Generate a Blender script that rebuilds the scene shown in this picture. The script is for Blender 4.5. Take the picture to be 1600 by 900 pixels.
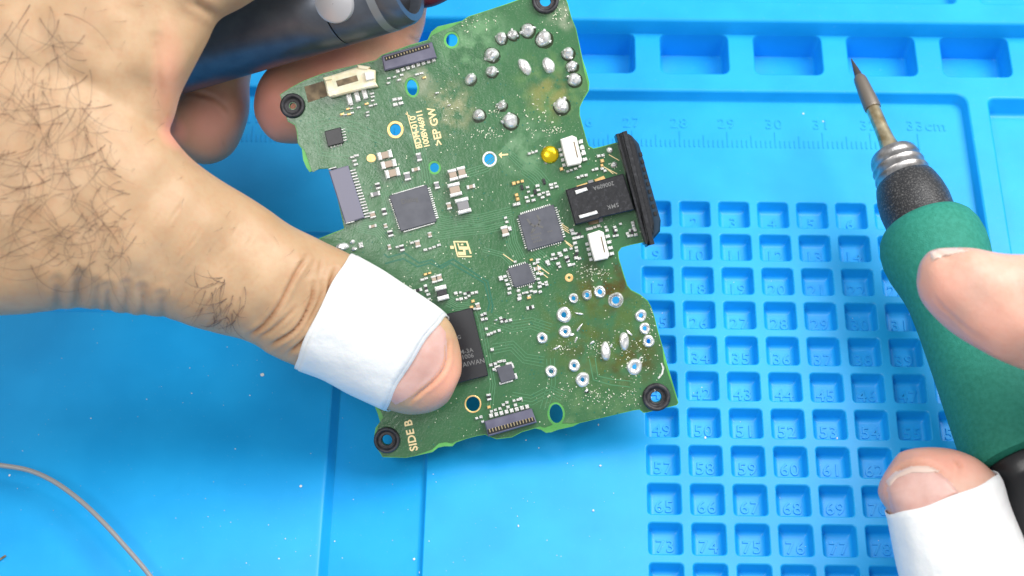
import bpy, bmesh, math, random
import numpy as np
from mathutils import Vector, Matrix
from mathutils.geometry import delaunay_2d_cdt
from mathutils.bvhtree import BVHTree
random.seed(7)
rng = np.random.RandomState(7)
for o in list(bpy.data.objects): bpy.data.objects.remove(o)
S = bpy.context.scene
S.unit_settings.system = 'METRIC'; S.unit_settings.scale_length = 0.01      # one unit is a centimetre
COL = S.collection
# ------------------------------------------------------------------ camera
FPX = 2764.6
ax, ay, az = 0.547364, 0.003690, 0.017208
RX = np.array([[1,0,0],[0,math.cos(ax),-math.sin(ax)],[0,math.sin(ax),math.cos(ax)]])
RY = np.array([[math.cos(ay),0,math.sin(ay)],[0,1,0],[-math.sin(ay),0,math.cos(ay)]])
RZ = np.array([[math.cos(az),-math.sin(az),0],[math.sin(az),math.cos(az),0],[0,0,1]])
R = RZ @ RY @ RX
CAM = np.array([-2.48187, -20.19999, 30.14016])
camd = bpy.data.cameras.new('camera'); cam = bpy.data.objects.new('camera', camd); COL.objects.link(cam)
cam.matrix_world = Matrix.Translation(Vector(CAM)) @ Matrix(R.tolist()).to_4x4()
camd.sensor_width = 36; camd.lens = 36 * FPX / 1600; camd.clip_start = 1; camd.clip_end = 500
S.camera = cam
DB = 32.75                                     # distance of the circuit board plane
camd.dof.use_dof = True; camd.dof.focus_distance = DB; camd.dof.aperture_fstop = 0.22
# ------------------------------------------------------------------ light
w = bpy.data.worlds.new('World'); S.world = w; w.use_nodes = True
w.node_tree.nodes['Background'].inputs[0].default_value = (0.93, 0.97, 1.0, 1)
w.node_tree.nodes['Background'].inputs[1].default_value = 0.55
def area(name, loc, target, size, energy, color):
    l = bpy.data.lights.new(name, 'AREA'); l.shape = 'RECTANGLE'; l.size = size[0]; l.size_y = size[1]; l.energy = energy; l.color = color
    o = bpy.data.objects.new(name, l); COL.objects.link(o); o.location = loc
    o.rotation_euler = (Vector(target) - Vector(loc)).to_track_quat('-Z', 'Y').to_euler()
    return o
area('lamp_key', (21, 6, 35), (1, -2, 0), (26, 20), 19500, (1.0, 0.985, 0.96))
area('lamp_side', (-17, -22, 44), (-3, -3, 0), (18, 14), 8200, (1.0, 0.98, 0.95))
area('lamp_top', (3, 6, 52), (1, -2, 0), (26, 16), 8500, (0.95, 0.98, 1.0))
vs = S.view_settings
vs.view_transform = 'Standard'; vs.look = 'None'; vs.exposure = -0.10; vs.gamma = 1.0; vs.use_curve_mapping = False

# ------------------------------------------------------------------ pixel helpers (turn a photo measurement into a place in the world)
def ray(px, py):
    return R @ np.array([(px-800)/FPX, -(py-450)/FPX, -1.0])
def atz(px, py, z=0.0):
    d = ray(px, py); t = (z-CAM[2])/d[2]; return CAM + d*t
def U(px, py, depth): return CAM + ray(px, py)*depth
VIEW = R @ np.array([0, 0, 1.0])              # towards the camera
def toPx(P):
    q = (np.asarray(P)-CAM) @ R
    return 800+FPX*q[..., 0]/-q[..., 2], 450-FPX*q[..., 1]/-q[..., 2]

# ------------------------------------------------------------------ materials
def new_mat(name, color, rough=0.5, metal=0.0, spec=0.5, coat=0.0, coat_rough=0.1, sss=0.0, sss_r=(1,.4,.2), sss_scale=0.3):
    m = bpy.data.materials.new(name); m.use_nodes = True
    b = m.node_tree.nodes['Principled BSDF']
    b.inputs['Base Color'].default_value = (*color, 1); b.inputs['Roughness'].default_value = rough
    b.inputs['Metallic'].default_value = metal; b.inputs['Specular IOR Level'].default_value = spec
    b.inputs['Coat Weight'].default_value = coat; b.inputs['Coat Roughness'].default_value = coat_rough
    if sss:
        b.inputs['Subsurface Weight'].default_value = sss; b.inputs['Subsurface Radius'].default_value = sss_r
        b.inputs['Subsurface Scale'].default_value = sss_scale
    return m
def N(m, t, **kw):
    n = m.node_tree.nodes.new(t)
    for k, v in kw.items():
        if k in n.inputs: n.inputs[k].default_value = v
        else: setattr(n, k, v)
    return n
def L(m, a, b): m.node_tree.links.new(a, b)
def coords(m, kind='Object'): return N(m, 'ShaderNodeTexCoord').outputs[kind]
def vary(m, c1, c2, scale, detail=4, lo=.35, hi=.65, co=None, rough=None):
    co = co or coords(m); b = m.node_tree.nodes['Principled BSDF']
    n = N(m, 'ShaderNodeTexNoise', Scale=scale, Detail=detail); L(m, co, n.inputs['Vector'])
    r = N(m, 'ShaderNodeValToRGB'); r.color_ramp.elements[0].position = lo; r.color_ramp.elements[1].position = hi
    r.color_ramp.elements[0].color = (*c1, 1); r.color_ramp.elements[1].color = (*c2, 1)
    L(m, n.outputs['Fac'], r.inputs['Fac']); L(m, r.outputs['Color'], b.inputs['Base Color'])
    if rough:
        mr = N(m, 'ShaderNodeMapRange'); mr.inputs['To Min'].default_value = rough[0]; mr.inputs['To Max'].default_value = rough[1]
        L(m, n.outputs['Fac'], mr.inputs['Value']); L(m, mr.outputs['Result'], b.inputs['Roughness'])
    return r.outputs['Color']
def mixc(m, fac, a, b, mode='MIX'):
    x = N(m, 'ShaderNodeMix'); x.data_type = 'RGBA'; x.blend_type = mode
    for s, v in ((x.inputs[0], fac), (x.inputs[6], a), (x.inputs[7], b)):
        if hasattr(v, 'is_linked') or hasattr(v, 'links'): L(m, v, s)
        else: s.default_value = v if isinstance(v, float) else (*v, 1)
    return x.outputs[2]
def bump(m, scale, strength, dist=0.02, kind='noise', detail=4, chain=None, co=None):
    co = co or coords(m); b = m.node_tree.nodes['Principled BSDF']
    if kind == 'noise':
        n = N(m, 'ShaderNodeTexNoise', Scale=scale, Detail=detail); h = n.outputs['Fac']
    else:
        n = N(m, 'ShaderNodeTexVoronoi', Scale=scale); h = n.outputs['Distance']
        n.feature = 'DISTANCE_TO_EDGE' if kind == 'edge' else 'F1'
    L(m, co, n.inputs['Vector'])
    bp = N(m, 'ShaderNodeBump', Strength=strength, Distance=dist); L(m, h, bp.inputs['Height'])
    if chain: L(m, chain.outputs['Normal'], bp.inputs['Normal'])
    L(m, bp.outputs['Normal'], b.inputs['Normal'])
    return bp

M = {}
def mk():
    m = M['mat'] = new_mat('blue_silicone', (.004, .36, .80), rough=.42, spec=.45)
    c = vary(m, (.004, .345, .78), (.008, .385, .84), .9, 3)
    # fine pale dust on the rubber
    co = coords(m); v = N(m, 'ShaderNodeTexVoronoi', Scale=2.6); L(m, co, v.inputs['Vector'])
    n2 = N(m, 'ShaderNodeTexNoise', Scale=26.0, Detail=2); L(m, co, n2.inputs['Vector'])
    lt = N(m, 'ShaderNodeMapRange'); lt.inputs['From Min'].default_value = .70; lt.inputs['From Max'].default_value = .80; lt.inputs['To Max'].default_value = .35
    L(m, n2.outputs['Fac'], lt.inputs['Value'])
    L(m, mixc(m, lt.outputs['Result'], c, (.35, .62, .85)), m.node_tree.nodes['Principled BSDF'].inputs['Base Color'])
    b1 = bump(m, 60, .10, .01); bump(m, 7, .10, .02, chain=b1)
    m = M['table'] = new_mat('table_grey', (.25, .25, .26)); bump(m, 4, .2)
    m = M['fr4'] = new_mat('bare_fibreglass', (.09, .38, .08), rough=.4, sss=.3, sss_r=(.2, 1, .2), sss_scale=.1)
    vary(m, (.075, .30, .065), (.12, .45, .10), 3)
    # green solder mask, with flux stains round the hand soldered joints
    m = M['mask'] = new_mat('green_solder_mask', (.035, .19, .055), rough=.3, spec=.5)
    bs = m.node_tree.nodes['Principled BSDF']
    co = coords(m)
    base = vary(m, (.030, .120, .045), (.058, .170, .072), .55, 5, .3, .7, co)
    fine = N(m, 'ShaderNodeTexNoise', Scale=9, Detail=6, Roughness=.7); L(m, co, fine.inputs['Vector'])
    fr = N(m, 'ShaderNodeMapRange'); fr.inputs['From Min'].default_value = .35; fr.inputs['From Max'].default_value = .7; fr.inputs['To Min'].default_value=.0; fr.inputs['To Max'].default_value = .5
    L(m, fine.outputs['Fac'], fr.inputs['Value'])
    base = mixc(m, fr.outputs['Result'], base, (.035, .115, .038))
    def spot(px, py, rad, col, amt, base, sc=4.0, lo=.42, hi=.6, seed=0.0):
        mp = N(m, 'ShaderNodeVectorMath', operation='DISTANCE'); L(m, co, mp.inputs[0]); mp.inputs[1].default_value = (*B(px, py), 0)
        r1 = N(m, 'ShaderNodeMapRange', interpolation_type='SMOOTHSTEP'); r1.inputs['From Min'].default_value = rad*SB; r1.inputs['From Max'].default_value = rad*SB*.35
        L(m, mp.outputs['Value'], r1.inputs['Value'])
        n = N(m, 'ShaderNodeTexNoise', Scale=sc, Detail=5); n.noise_dimensions = '4D'; n.inputs['W'].default_value = seed; L(m, co, n.inputs['Vector'])
        r2 = N(m, 'ShaderNodeMapRange'); r2.inputs['From Min'].default_value = lo; r2.inputs['From Max'].default_value = hi; r2.inputs['To Max'].default_value = amt
        L(m, n.outputs['Fac'], r2.inputs['Value'])
        mu = N(m, 'ShaderNodeMath', operation='MULTIPLY'); L(m, r1.outputs['Result'], mu.inputs[0]); L(m, r2.outputs['Result'], mu.inputs[1])
        return mixc(m, mu.outputs[0], base, col), mu.outputs[0]
    for a in [(945,445,62,(.06,.035,.005),.95,1.1),(985,560,60,(.07,.05,.006),.8,1.2),(910,545,60,(.06,.06,.01),.55,2.),(700,170,55,(.30,.30,.16),.8,3.),
              (650,125,38,(.28,.30,.2),.7,9.),(740,60,75,(.16,.33,.16),.7,4.),(860,140,80,(.14,.25,.08),.6,5.),(820,235,60,(.2,.36,.2),.5,6.),
              (930,510,130,(.09,.13,.015),.55,7.),(645,200,30,(.17,.3,.2),.5,8.),(860,150,48,(.25,.22,.06),.6,10.),(880,20,40,(.3,.34,.24),.7,11.),(930,640,110,(.12,.22,.09),.5,12.)]:
        base, f = spot(a[0], a[1], a[2], a[3], a[4], base, seed=a[5])
    dust = N(m, 'ShaderNodeTexNoise', Scale=38, Detail=2); L(m, co, dust.inputs['Vector'])
    big = N(m, 'ShaderNodeTexNoise', Scale=1.2, Detail=2); L(m, co, big.inputs['Vector'])
    dr = N(m, 'ShaderNodeMapRange'); dr.inputs['From Min'].default_value = .66; dr.inputs['From Max'].default_value = .74; L(m, dust.outputs['Fac'], dr.inputs['Value'])
    br = N(m, 'ShaderNodeMapRange'); br.inputs['From Min'].default_value = .45; br.inputs['From Max'].default_value = .7; L(m, big.outputs['Fac'], br.inputs['Value'])
    mm = N(m, 'ShaderNodeMath', operation='MULTIPLY'); L(m, dr.outputs['Result'], mm.inputs[0]); L(m, br.outputs['Result'], mm.inputs[1])
    base = mixc(m, mm.outputs[0], base, (.45, .55, .38))
    L(m, base, bs.inputs['Base Color'])
    rr = N(m, 'ShaderNodeMapRange'); rr.inputs['To Min'].default_value = .06; rr.inputs['To Max'].default_value = .42; L(m, fine.outputs['Fac'], rr.inputs['Value']); L(m, rr.outputs['Result'], bs.inputs['Roughness'])
    b1 = bump(m, 26, .3, .01); bump(m, 3.2, .28, .03, chain=b1)
    M['trace'] = new_mat('solder_mask_over_trace', (.075, .225, .105), .3)
    M['trace_dark'] = new_mat('solder_mask_over_gap', (.008, .13, .07), .35)
    M['gold'] = new_mat('gold_plating', (.80, .52, .20), .38, metal=.55)
    vary(M['gold'], (.72, .44, .16), (.9, .64, .3), 14)
    M['ink'] = new_mat('pale_gold_lettering', (.85, .66, .36), .45, metal=.3)
    M['dome'] = new_mat('polished_yellow_gold', (.85, .62, .02), .22, metal=.85)
    m = M['solder'] = new_mat('solder_metal', (.85, .85, .85), .2, metal=.6)
    bump(m, 14, .5, .03); vary(m, (.66,.66,.66), (.98,.98,.96), 12, rough=(.05, .3))
    m = M['pad'] = new_mat('tinned_pad', (.84, .84, .82), .32, metal=.55); bump(m, 22, .5, .02, co=coords(m, 'Generated')); vary(m, (.62,.62,.60), (.90,.90,.88), 2.2, co=coords(m, 'Generated'))
    m = M['chip'] = new_mat('grey_moulded_resin', (.085, .088, .11), .42); vary(m, (.075,.078,.098), (.10,.103,.125), 5); bump(m, 90, .2, .004)
    m = M['chip_black'] = new_mat('black_moulded_resin', (.018, .018, .022), .36); bump(m, 70, .2, .004)
    M['laser'] = new_mat('laser_marking', (.20, .20, .20), .7)
    M['laser_faint'] = new_mat('faint_laser_marking', (.125, .122, .12), .65)
    m = M['conn'] = new_mat('violet_grey_plastic', (.12, .115, .175), .45); vary(m, (.10,.096,.15), (.145,.14,.20), 4); bump(m, 60, .15, .004)
    M['dark'] = new_mat('black_plastic', (.012, .012, .014), .32); bump(M['dark'], 30, .25, .006)
    M['slot'] = new_mat('dark_slot', (.006, .006, .007), .6)
    m = M['black_plug'] = new_mat('worn_black_plastic', (.016, .016, .019), .34); bump(m, 12, .3, .015); vary(m, (.012,.012,.015), (.05,.05,.06), 18, 6, .55, .8)
    m = M['rubber'] = new_mat('black_rubber', (.018, .017, .02), .5); bump(m, 20, .35, .02); vary(m, (.012,.012,.015), (.05,.048,.055), 9)
    m = M['cream'] = new_mat('cream_plastic', (.80, .74, .52), .4, sss=.2, sss_scale=.05); vary(m, (.70,.62,.38), (.86,.82,.66), 4)
    M['white'] = new_mat('white_plastic', (.83, .81, .76), .4)
    M['ceramic'] = new_mat('tan_ceramic', (.42, .33, .26), .5)
    M['ceramic_grey'] = new_mat('grey_ceramic', (.24, .235, .25), .45)
    M['scorch'] = new_mat('scorched_laminate', (.16, .11, .055), .6); vary(M['scorch'], (.09,.06,.03), (.25,.18,.1), 6)
    # skin
    def skin(name, a, b, seed):
        m = new_mat(name, a, .46, spec=.42, sss=.16, sss_r=(1.0, .32, .14), sss_scale=.32)
        bsd = m.node_tree.nodes['Principled BSDF']
        co = coords(m)
        mp = N(m, 'ShaderNodeMapping'); mp.inputs['Location'].default_value = (seed, seed*2, 0); L(m, co, mp.inputs['Vector']); co = mp.outputs['Vector']
        c = vary(m, a, b, .9, 5, .32, .68, co)
        n = N(m, 'ShaderNodeTexNoise', Scale=6, Detail=5, Roughness=.65); L(m, co, n.inputs['Vector'])
        r = N(m, 'ShaderNodeMapRange'); r.inputs['From Min'].default_value = .45; r.inputs['From Max'].default_value = .72; r.inputs['To Max'].default_value = .35; L(m, n.outputs['Fac'], r.inputs['Value'])
        c = mixc(m, r.outputs['Result'], c, (a[0]*1.04, a[1]*.78, a[2]*.72))
        at = N(m, 'ShaderNodeAttribute', attribute_name='flush_glow'); 
        c = mixc(m, at.outputs['Fac'], c, (.95, .38, .28))  # pink skin, plus transmitted red light and brightening painted on the shaded fingers
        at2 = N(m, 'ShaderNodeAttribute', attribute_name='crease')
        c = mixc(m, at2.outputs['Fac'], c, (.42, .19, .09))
        L(m, c, bsd.inputs['Base Color'])
        b1 = bump(m, 42, .22, .012, 'edge', co=co); b2 = bump(m, 130, .16, .006, chain=b1, co=co); bump(m, 5.5, .28, .035, chain=b2, co=co)
        return m
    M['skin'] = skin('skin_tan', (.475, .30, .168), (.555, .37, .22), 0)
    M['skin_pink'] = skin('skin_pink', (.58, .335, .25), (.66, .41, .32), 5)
    M['nail'] = new_mat('fingernail', (.62, .36, .31), .38, sss=.2, sss_scale=.1); vary(M['nail'], (.58,.33,.28), (.66,.42,.37), 3)
    M['nail_edge'] = new_mat('pale_nail_edge', (.70, .52, .44), .4)
    M['hair'] = new_mat('dark_hair', (.15, .09, .06), .5)
    m = M['tape'] = new_mat('white_paper_tape', (.80, .80, .80), .65, sss=.05, sss_scale=.05); b1 = bump(m, 55, .2, .01); bump(m, 3, .6, .05, chain=b1)
    m = M['green_foam'] = new_mat('green_foam_grip', (.012, .22, .15), .7); vary(m, (.010,.20,.135), (.020,.245,.175), 12); b1 = bump(m, 45, .7, .02); bump(m, 10, .25, .03, chain=b1)
    m = M['steel'] = new_mat('brushed_steel', (.45, .44, .43), .36, metal=1); bump(m, 30, .2, .01); vary(m, (.34,.32,.31), (.55,.53,.52), 6)
    m = M['worn_black'] = new_mat('scuffed_black_rubber', (.03,.03,.032), .38); vary(m, (.022,.022,.024), (.16,.155,.15), 30, 9, .50, .80); bump(m, 34, .45, .015)
    m = M['gunmetal'] = new_mat('heat_browned_metal', (.22, .19, .16), .42, metal=.6); bump(m, 50, .3, .008)
    m = M['bronze'] = new_mat('heat_tinted_shaft', (.50, .40, .24), .3, metal=.9); vary(m, (.36,.27,.14), (.66,.58,.40), 4)
    M['tip'] = new_mat('oxidised_tip', (.10,.085,.08), .4, metal=.6)
    m = M['tube'] = new_mat('blue_grey_anodised', (.10, .115, .14), .36, metal=.75); vary(m, (.12,.135,.165), (.15,.165,.195), 3); M['band'] = new_mat('bevelled_band', (.30, .32, .34), .35, metal=.6); M['navy'] = new_mat('blue_black_plastic', (.012, .035, .065), .3); bump(m, 120, .12, .004)
    M['button'] = new_mat('satin_silver_button', (.55, .54, .56), .32, metal=.4)
    m = M['wire'] = new_mat('dull_solder_wire', (.40, .39, .39), .25, metal=.4); bump(m, 20, .15, .01)
    M['red'] = new_mat('dark_red_rubber', (.09, .005, .015), .4)
    m = M['crumb'] = new_mat('pale_crumbs', (.72, .74, .72), .5)
    M['burnt'] = new_mat('burnt_flux', (.018, .035, .012), .18); M['dullpin'] = new_mat('dull_brass_pin', (.42, .34, .2), .4, metal=.5); M['speck'] = new_mat('flux_crumbs', (.72, .74, .58), .4, metal=.2)

# ------------------------------------------------------------------ object helpers
def tag(o, label=None, cat=None, group=None, kind=None):
    if label: o['label'] = label
    if cat: o['category'] = cat
    if group: o['group'] = group
    if kind: o['kind'] = kind
    return o
def link(name, me, parent=None, mats=()):
    for m in mats:
        me.materials.append(m)
    o = bpy.data.objects.new(name, me); COL.objects.link(o)
    if parent is not None: o.parent = parent
    return o
def from_bm(name, bm, m, parent=None, smooth=False):
    me = bpy.data.meshes.new(name)
    bmesh.ops.recalc_face_normals(bm, faces=bm.faces[:])
    bm.to_mesh(me); bm.free()
    if smooth: me.shade_smooth()
    ms = m if isinstance(m, (list, tuple)) else [m]
    return link(name, me, parent, ms)
def empty(name, mw):
    o = bpy.data.objects.new(name, None); COL.objects.link(o); o.matrix_world = mw; o.empty_display_size = .5; return o
def slab(bm, pts, z0, z1, bev=0.0, mi=0, inset_c=None):
    """closed prism over a convex-ish outline, with a small chamfer round the top"""
    pts = [Vector(p[:2]) for p in pts]
    a = sum(pts[i].x*pts[(i+1) % len(pts)].y-pts[(i+1) % len(pts)].x*pts[i].y for i in range(len(pts)))
    if a < 0: pts = pts[::-1]
    n = len(pts)
    lo = [bm.verts.new((p.x, p.y, z0)) for p in pts]
    mid = [bm.verts.new((p.x, p.y, z1-bev)) for p in pts]
    rings = [lo, mid]
    if bev > 0:
        top = []
        for i in range(n):
            p, q, r = pts[i-1], pts[i], pts[(i+1) % n]
            d1 = (q-p).normalized(); d2 = (r-q).normalized()
            n1 = Vector((-d1.y, d1.x)); n2 = Vector((-d2.y, d2.x)); b = n1+n2
            b = b/max(.35, b.dot(n1)) if b.length > 1e-6 else n1
            top.append(bm.verts.new((q.x+b.x*bev, q.y+b.y*bev, z1)))
        rings.append(top)
    fs = []
    for A, Bq in zip(rings[:-1], rings[1:]):
        for i in range(n): fs.append(bm.faces.new((A[i], A[(i+1) % n], Bq[(i+1) % n], Bq[i])))
    fs.append(bm.faces.new(rings[-1])); fs.append(bm.faces.new(lo[::-1]))
    for f in fs: f.material_index = mi
    return fs
def rect(cx, cy, wd, ht, ang=0.0):
    c, s = math.cos(ang), math.sin(ang)
    return [(cx+x*c-y*s, cy+x*s+y*c) for x, y in ((-wd/2,-ht/2),(wd/2,-ht/2),(wd/2,ht/2),(-wd/2,ht/2))]
def round_poly(pts, r, seg=6):
    out = []; n = len(pts)
    for i in range(n):
        p, q, s = Vector(pts[i-1]), Vector(pts[i]), Vector(pts[(i+1) % n])
        rr = r[i] if isinstance(r, (list, tuple)) else r
        d1 = (p-q); d2 = (s-q); rr = min(rr, d1.length*.48, d2.length*.48)
        if rr < 1e-4: out.append(tuple(q)); continue
        a = q+d1.normalized()*rr; b = q+d2.normalized()*rr
        for k in range(seg+1):
            t = k/seg; out.append(tuple(a*(1-t)**2+q*2*t*(1-t)+b*t*t))
    return out
def pip(x, y, poly):
    ins = False; j = len(poly)-1
    for i in range(len(poly)):
        xi, yi = poly[i][:2]; xj, yj = poly[j][:2]
        if (yi > y) != (yj > y) and x < (xj-xi)*(y-yi)/(yj-yi)+xi: ins = not ins
        j = i
    return ins
def sheet(outer, holes, z, name='sheet'):
    """verts and faces of a flat region with holes"""
    vs_, ed = [], []
    for loop in [outer]+holes:
        s = len(vs_); vs_ += [Vector(p[:2]) for p in loop]; ed += [(s+i, s+(i+1) % len(loop)) for i in range(len(loop))]
    v, e, f, *_ = delaunay_2d_cdt(vs_, ed, [], 0, 1e-6)
    bbs = [(min(p[0] for p in h), max(p[0] for p in h), min(p[1] for p in h), max(p[1] for p in h), h) for h in holes]
    faces = []
    for t in f:
        cx = sum(v[i].x for i in t)/3; cy = sum(v[i].y for i in t)/3
        if not pip(cx, cy, outer): continue
        if any(b[0] < cx < b[1] and b[2] < cy < b[3] and pip(cx, cy, b[4]) for b in bbs): continue
        a = (v[t[1]]-v[t[0]]).cross(v[t[2]]-v[t[0]])
        faces.append(tuple(t) if a > 0 else tuple(t)[::-1])
    return [(p.x, p.y, z) for p in v], faces
def offset(pts, d):
    pts = [Vector(p[:2]) for p in pts]; n = len(pts)
    a = sum(pts[i].x*pts[(i+1) % n].y-pts[(i+1) % n].x*pts[i].y for i in range(n))
    sg = 1 if a > 0 else -1; out = []
    for i in range(n):
        p, q, r = pts[i-1], pts[i], pts[(i+1) % n]
        d1 = (q-p); d2 = (r-q)
        d1 = d1.normalized() if d1.length > 1e-9 else Vector((1, 0)); d2 = d2.normalized() if d2.length > 1e-9 else d1
        n1 = Vector((-d1.y, d1.x))*sg; n2 = Vector((-d2.y, d2.x))*sg; b = n1+n2
        b = b/max(.5, b.dot(n1)) if b.length > 1e-6 else n1
        out.append((q.x+b.x*d, q.y+b.y*d))
    return out
def bowl(bm, raw, rad, z0, depth, draft=.06, bev=.035, back=False):
    """a moulded recess: rounded lip, wall with a little draft, rounded foot, flat floor"""
    prof = [(0, 0), (bev*.35, -bev*.1), (bev*.75, -bev*.45), (bev, -bev)]
    prof += [(bev+draft*.9, -depth+.07), (bev+draft+.015, -depth+.03), (bev+draft+.05, -depth+.006), (bev+draft+.09, -depth)]
    rings = []
    for d, z in prof:
        rings.append([bm.verts.new((*p, z0+z)) for p in round_poly([(p[0], p[1]+(p0[1]-p[1] if back and i > 1 else 0)) for i, (p, p0) in enumerate(zip(offset(raw, d), raw))], [max(r-d*.8, .035) if r > 0 else 0 for r in rad], 5)])
    n = len(rings[0])
    for A, Bq in zip(rings[:-1], rings[1:]):
        for i in range(n):
            bm.faces.new((A[i], A[(i+1) % n], Bq[(i+1) % n], Bq[i]))
    bm.faces.new(rings[-1])
def tube_mesh(bm, pts, rad, seg=8, mi=0, cap=True):
    pts = [Vector(p) for p in pts]; n = len(pts); rings = []
    up = None
    for i, p in enumerate(pts):
        t = (pts[min(i+1, n-1)]-pts[max(i-1, 0)]).normalized()
        if up is None:
            up = t.orthogonal().normalized()
        up = (up-t*up.dot(t)).normalized(); s = t.cross(up)
        r = rad[i] if isinstance(rad, (list, tuple, np.ndarray)) else rad
        rings.append([bm.verts.new(p+(up*math.cos(2*math.pi*k/seg)+s*math.sin(2*math.pi*k/seg))*r) for k in range(seg)])
    for A, Bq in zip(rings[:-1], rings[1:]):
        for k in range(seg): bm.faces.new((A[k], A[(k+1) % seg], Bq[(k+1) % seg], Bq[k])).material_index = mi
    if cap:
        bm.faces.new(rings[0][::-1]).material_index = mi; bm.faces.new(rings[-1]).material_index = mi
def cr(P, n):
    """Catmull-Rom through rows of P"""
    P = np.asarray(P, float); k = len(P); out = []
    for i in range(k-1):
        p0, p1, p2, p3 = P[max(i-1, 0)], P[i], P[i+1], P[min(i+2, k-1)]
        for j in range(n):
            t = j/n
            out.append(.5*((2*p1)+(-p0+p2)*t+(2*p0-5*p1+4*p2-p3)*t*t+(-p0+3*p1-3*p2+p3)*t**3))
    out.append(P[-1]); return np.array(out)
def text_mesh(s, size, extrude, bevel=0.0, spacing=1.0, off=0.0):
    c = bpy.data.curves.new('t', 'FONT'); c.body = s; c.size = size; c.extrude = extrude; c.bevel_depth = bevel
    c.offset = off; c.align_x = 'CENTER'; c.align_y = 'CENTER'; c.resolution_u = 3; c.space_character = spacing
    o = bpy.data.objects.new('t', c); COL.objects.link(o)
    me = bpy.data.meshes.new_from_object(o); bpy.data.objects.remove(o); bpy.data.curves.remove(c)
    return me

# board frame: plane square to the view, local x right and y up in the photo, cm
SB = DB/FPX
def B(px, py): return ((px-800)*SB, -(py-450)*SB)
mk()

# ================================================================== SETTING
bm = bmesh.new(); slab(bm, [(-60,-50),(60,-50),(60,50),(-60,50)], -3.0, -1.3)
tag(from_bm('table', bm, M['table']), kind='structure')

# ================================================================== SILICONE MAT
mat_root = tag(empty('soldering_mat', Matrix.Identity(4)), 'bright blue silicone work mat with numbered square compartments, ruler and pen slots under the board', 'mat')
PIT, PY = .79932, .79932*.99708
Z1, Z2 = .30, .75
def P2(px, py, z): p = atz(px, py, z); return (p[0], p[1])
bm = bmesh.new()
NV = []
def add_sheet(outer, holes, z):
    v, f = sheet(outer, holes, z)
    base = [bm.verts.new(p) for p in v]
    for t in f:
        try: bm.faces.new([base[i] for i in t])
        except ValueError: pass
# cells
cw, chh = .672, .672
cell_raw = [(-cw/2,-chh/2),(cw/2,-chh/2),(cw/2,chh/2),(-cw/2,chh/2)]
cell = round_poly(cell_raw, .10, 5)
cells = [(PIT*i, -PY*j) for j in range(12) for i in range(8)]
cell_holes = [[(x+cx, y+cy) for x, y in cell] for cx, cy in cells]
# main panel
xr, yt = P2(1500, 160, 0)[0], P2(1200, 160, 0)[1]
XL, YB = -22.0, -13.0
panel = round_poly([(XL, YB), (xr+.1, YB), (xr, yt), (XL, yt)], [0, 0, .22, 0], 6)
# shallow channel left of the panel, and the raised slab left of the channel
c_top = P2(500, 361, 0)[1]; cxr_t = P2(672, 640, 0)[0]; cxr_b = P2(663, 900, 0)[0]
chan_raw = [(-21, YB+.3), (cxr_b-.02, YB+.3), (cxr_t, c_top), (-21, c_top)]; chan_r = [0, .0, .1, 0]; chan = round_poly(chan_raw, chan_r, 5)
add_sheet(panel, cell_holes+[chan], 0.0)
bowl(bm, chan_raw, chan_r, 0.0, .13, .02, .025)
px_r, py_t = P2(497, 900, .22)[0], P2(60, 488, .22)[1]
plate = round_poly([(-20, YB+.5), (P2(496, 900, .22)[0], YB+.5), (P2(513, 640, .22)[0], py_t), (-20, py_t)], [0, 0, .12, 0], 5)
slopes = [(0, 0), (-.03, -.012), (-.05, -.045), (-.12, -.29), (-.16, -.345)]
prev = None
for d, z in slopes:
    ring = [bm.verts.new((*p, .22+z)) for p in offset(plate, d)]
    if prev:
        for i in range(len(ring)): bm.faces.new((prev[i], prev[(i+1) % len(ring)], ring[(i+1) % len(ring)], ring[i]))
    else: bm.faces.new(ring)
    prev = ring
# walls from panel up to rim
prof = [(0, 0), (-.012, .02), (-.03, .05), (-.05, Z1-.05), (-.065, Z1-.015), (-.10, Z1)]
prev = None
for d, z in prof:
    ring = [bm.verts.new((*p, z)) for p in offset(panel, d)]
    if prev:
        for i in range(len(ring)): bm.faces.new((prev[i], prev[(i+1) % len(ring)], ring[(i+1) % len(ring)], ring[i]))
    prev = ring
rim_hole = offset(panel, -.10)
# rim sheet with pen slots and right hand tray
y_riser = P2(1200, 55, Z1)[1]
slot_b = P2(1200, 117.5, Z1)[1]
ribs = [(994, 1030), (1140, 1177), (1286, 1323), (1433, 1472)]
pitch = .5*(P2(1433, 90, Z1)[0]-P2(1140, 90, Z1)[0]); ribw = P2(1030, 90, Z1)[0]-P2(994, 90, Z1)[0]; r0 = P2(994, 90, Z1)[0]
slots = []; slot_raw = []; slot_r = [.20, .20, .17, .17]
for k in range(-10, 6):
    a = r0+pitch*k+ribw; b_ = r0+pitch*(k+1)
    slot_raw.append([(a, slot_b), (b_, slot_b), (b_, y_riser-.002), (a, y_riser-.002)]); slots.append(round_poly(slot_raw[-1], slot_r, 5))
tx, ty = P2(1541, 160, Z1)[0], P2(1560, 151, Z1)[1]
tray_raw = [(tx+.06, -9), (tx+8, -9), (tx+8, ty), (tx, ty)]; tray_r = [0, 0, 0, .2]; tray = round_poly(tray_raw, tray_r, 5)
outer = [(-24, YB-.6), (tx+9, YB-.6), (tx+9, y_riser), (-24, y_riser)]
add_sheet(outer, [rim_hole]+slots+[tray], Z1)
for s_ in slot_raw: bowl(bm, s_, slot_r, Z1, .74, .03, .03, True)
bowl(bm, tray_raw, tray_r, Z1, .5, .05, .05)
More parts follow.
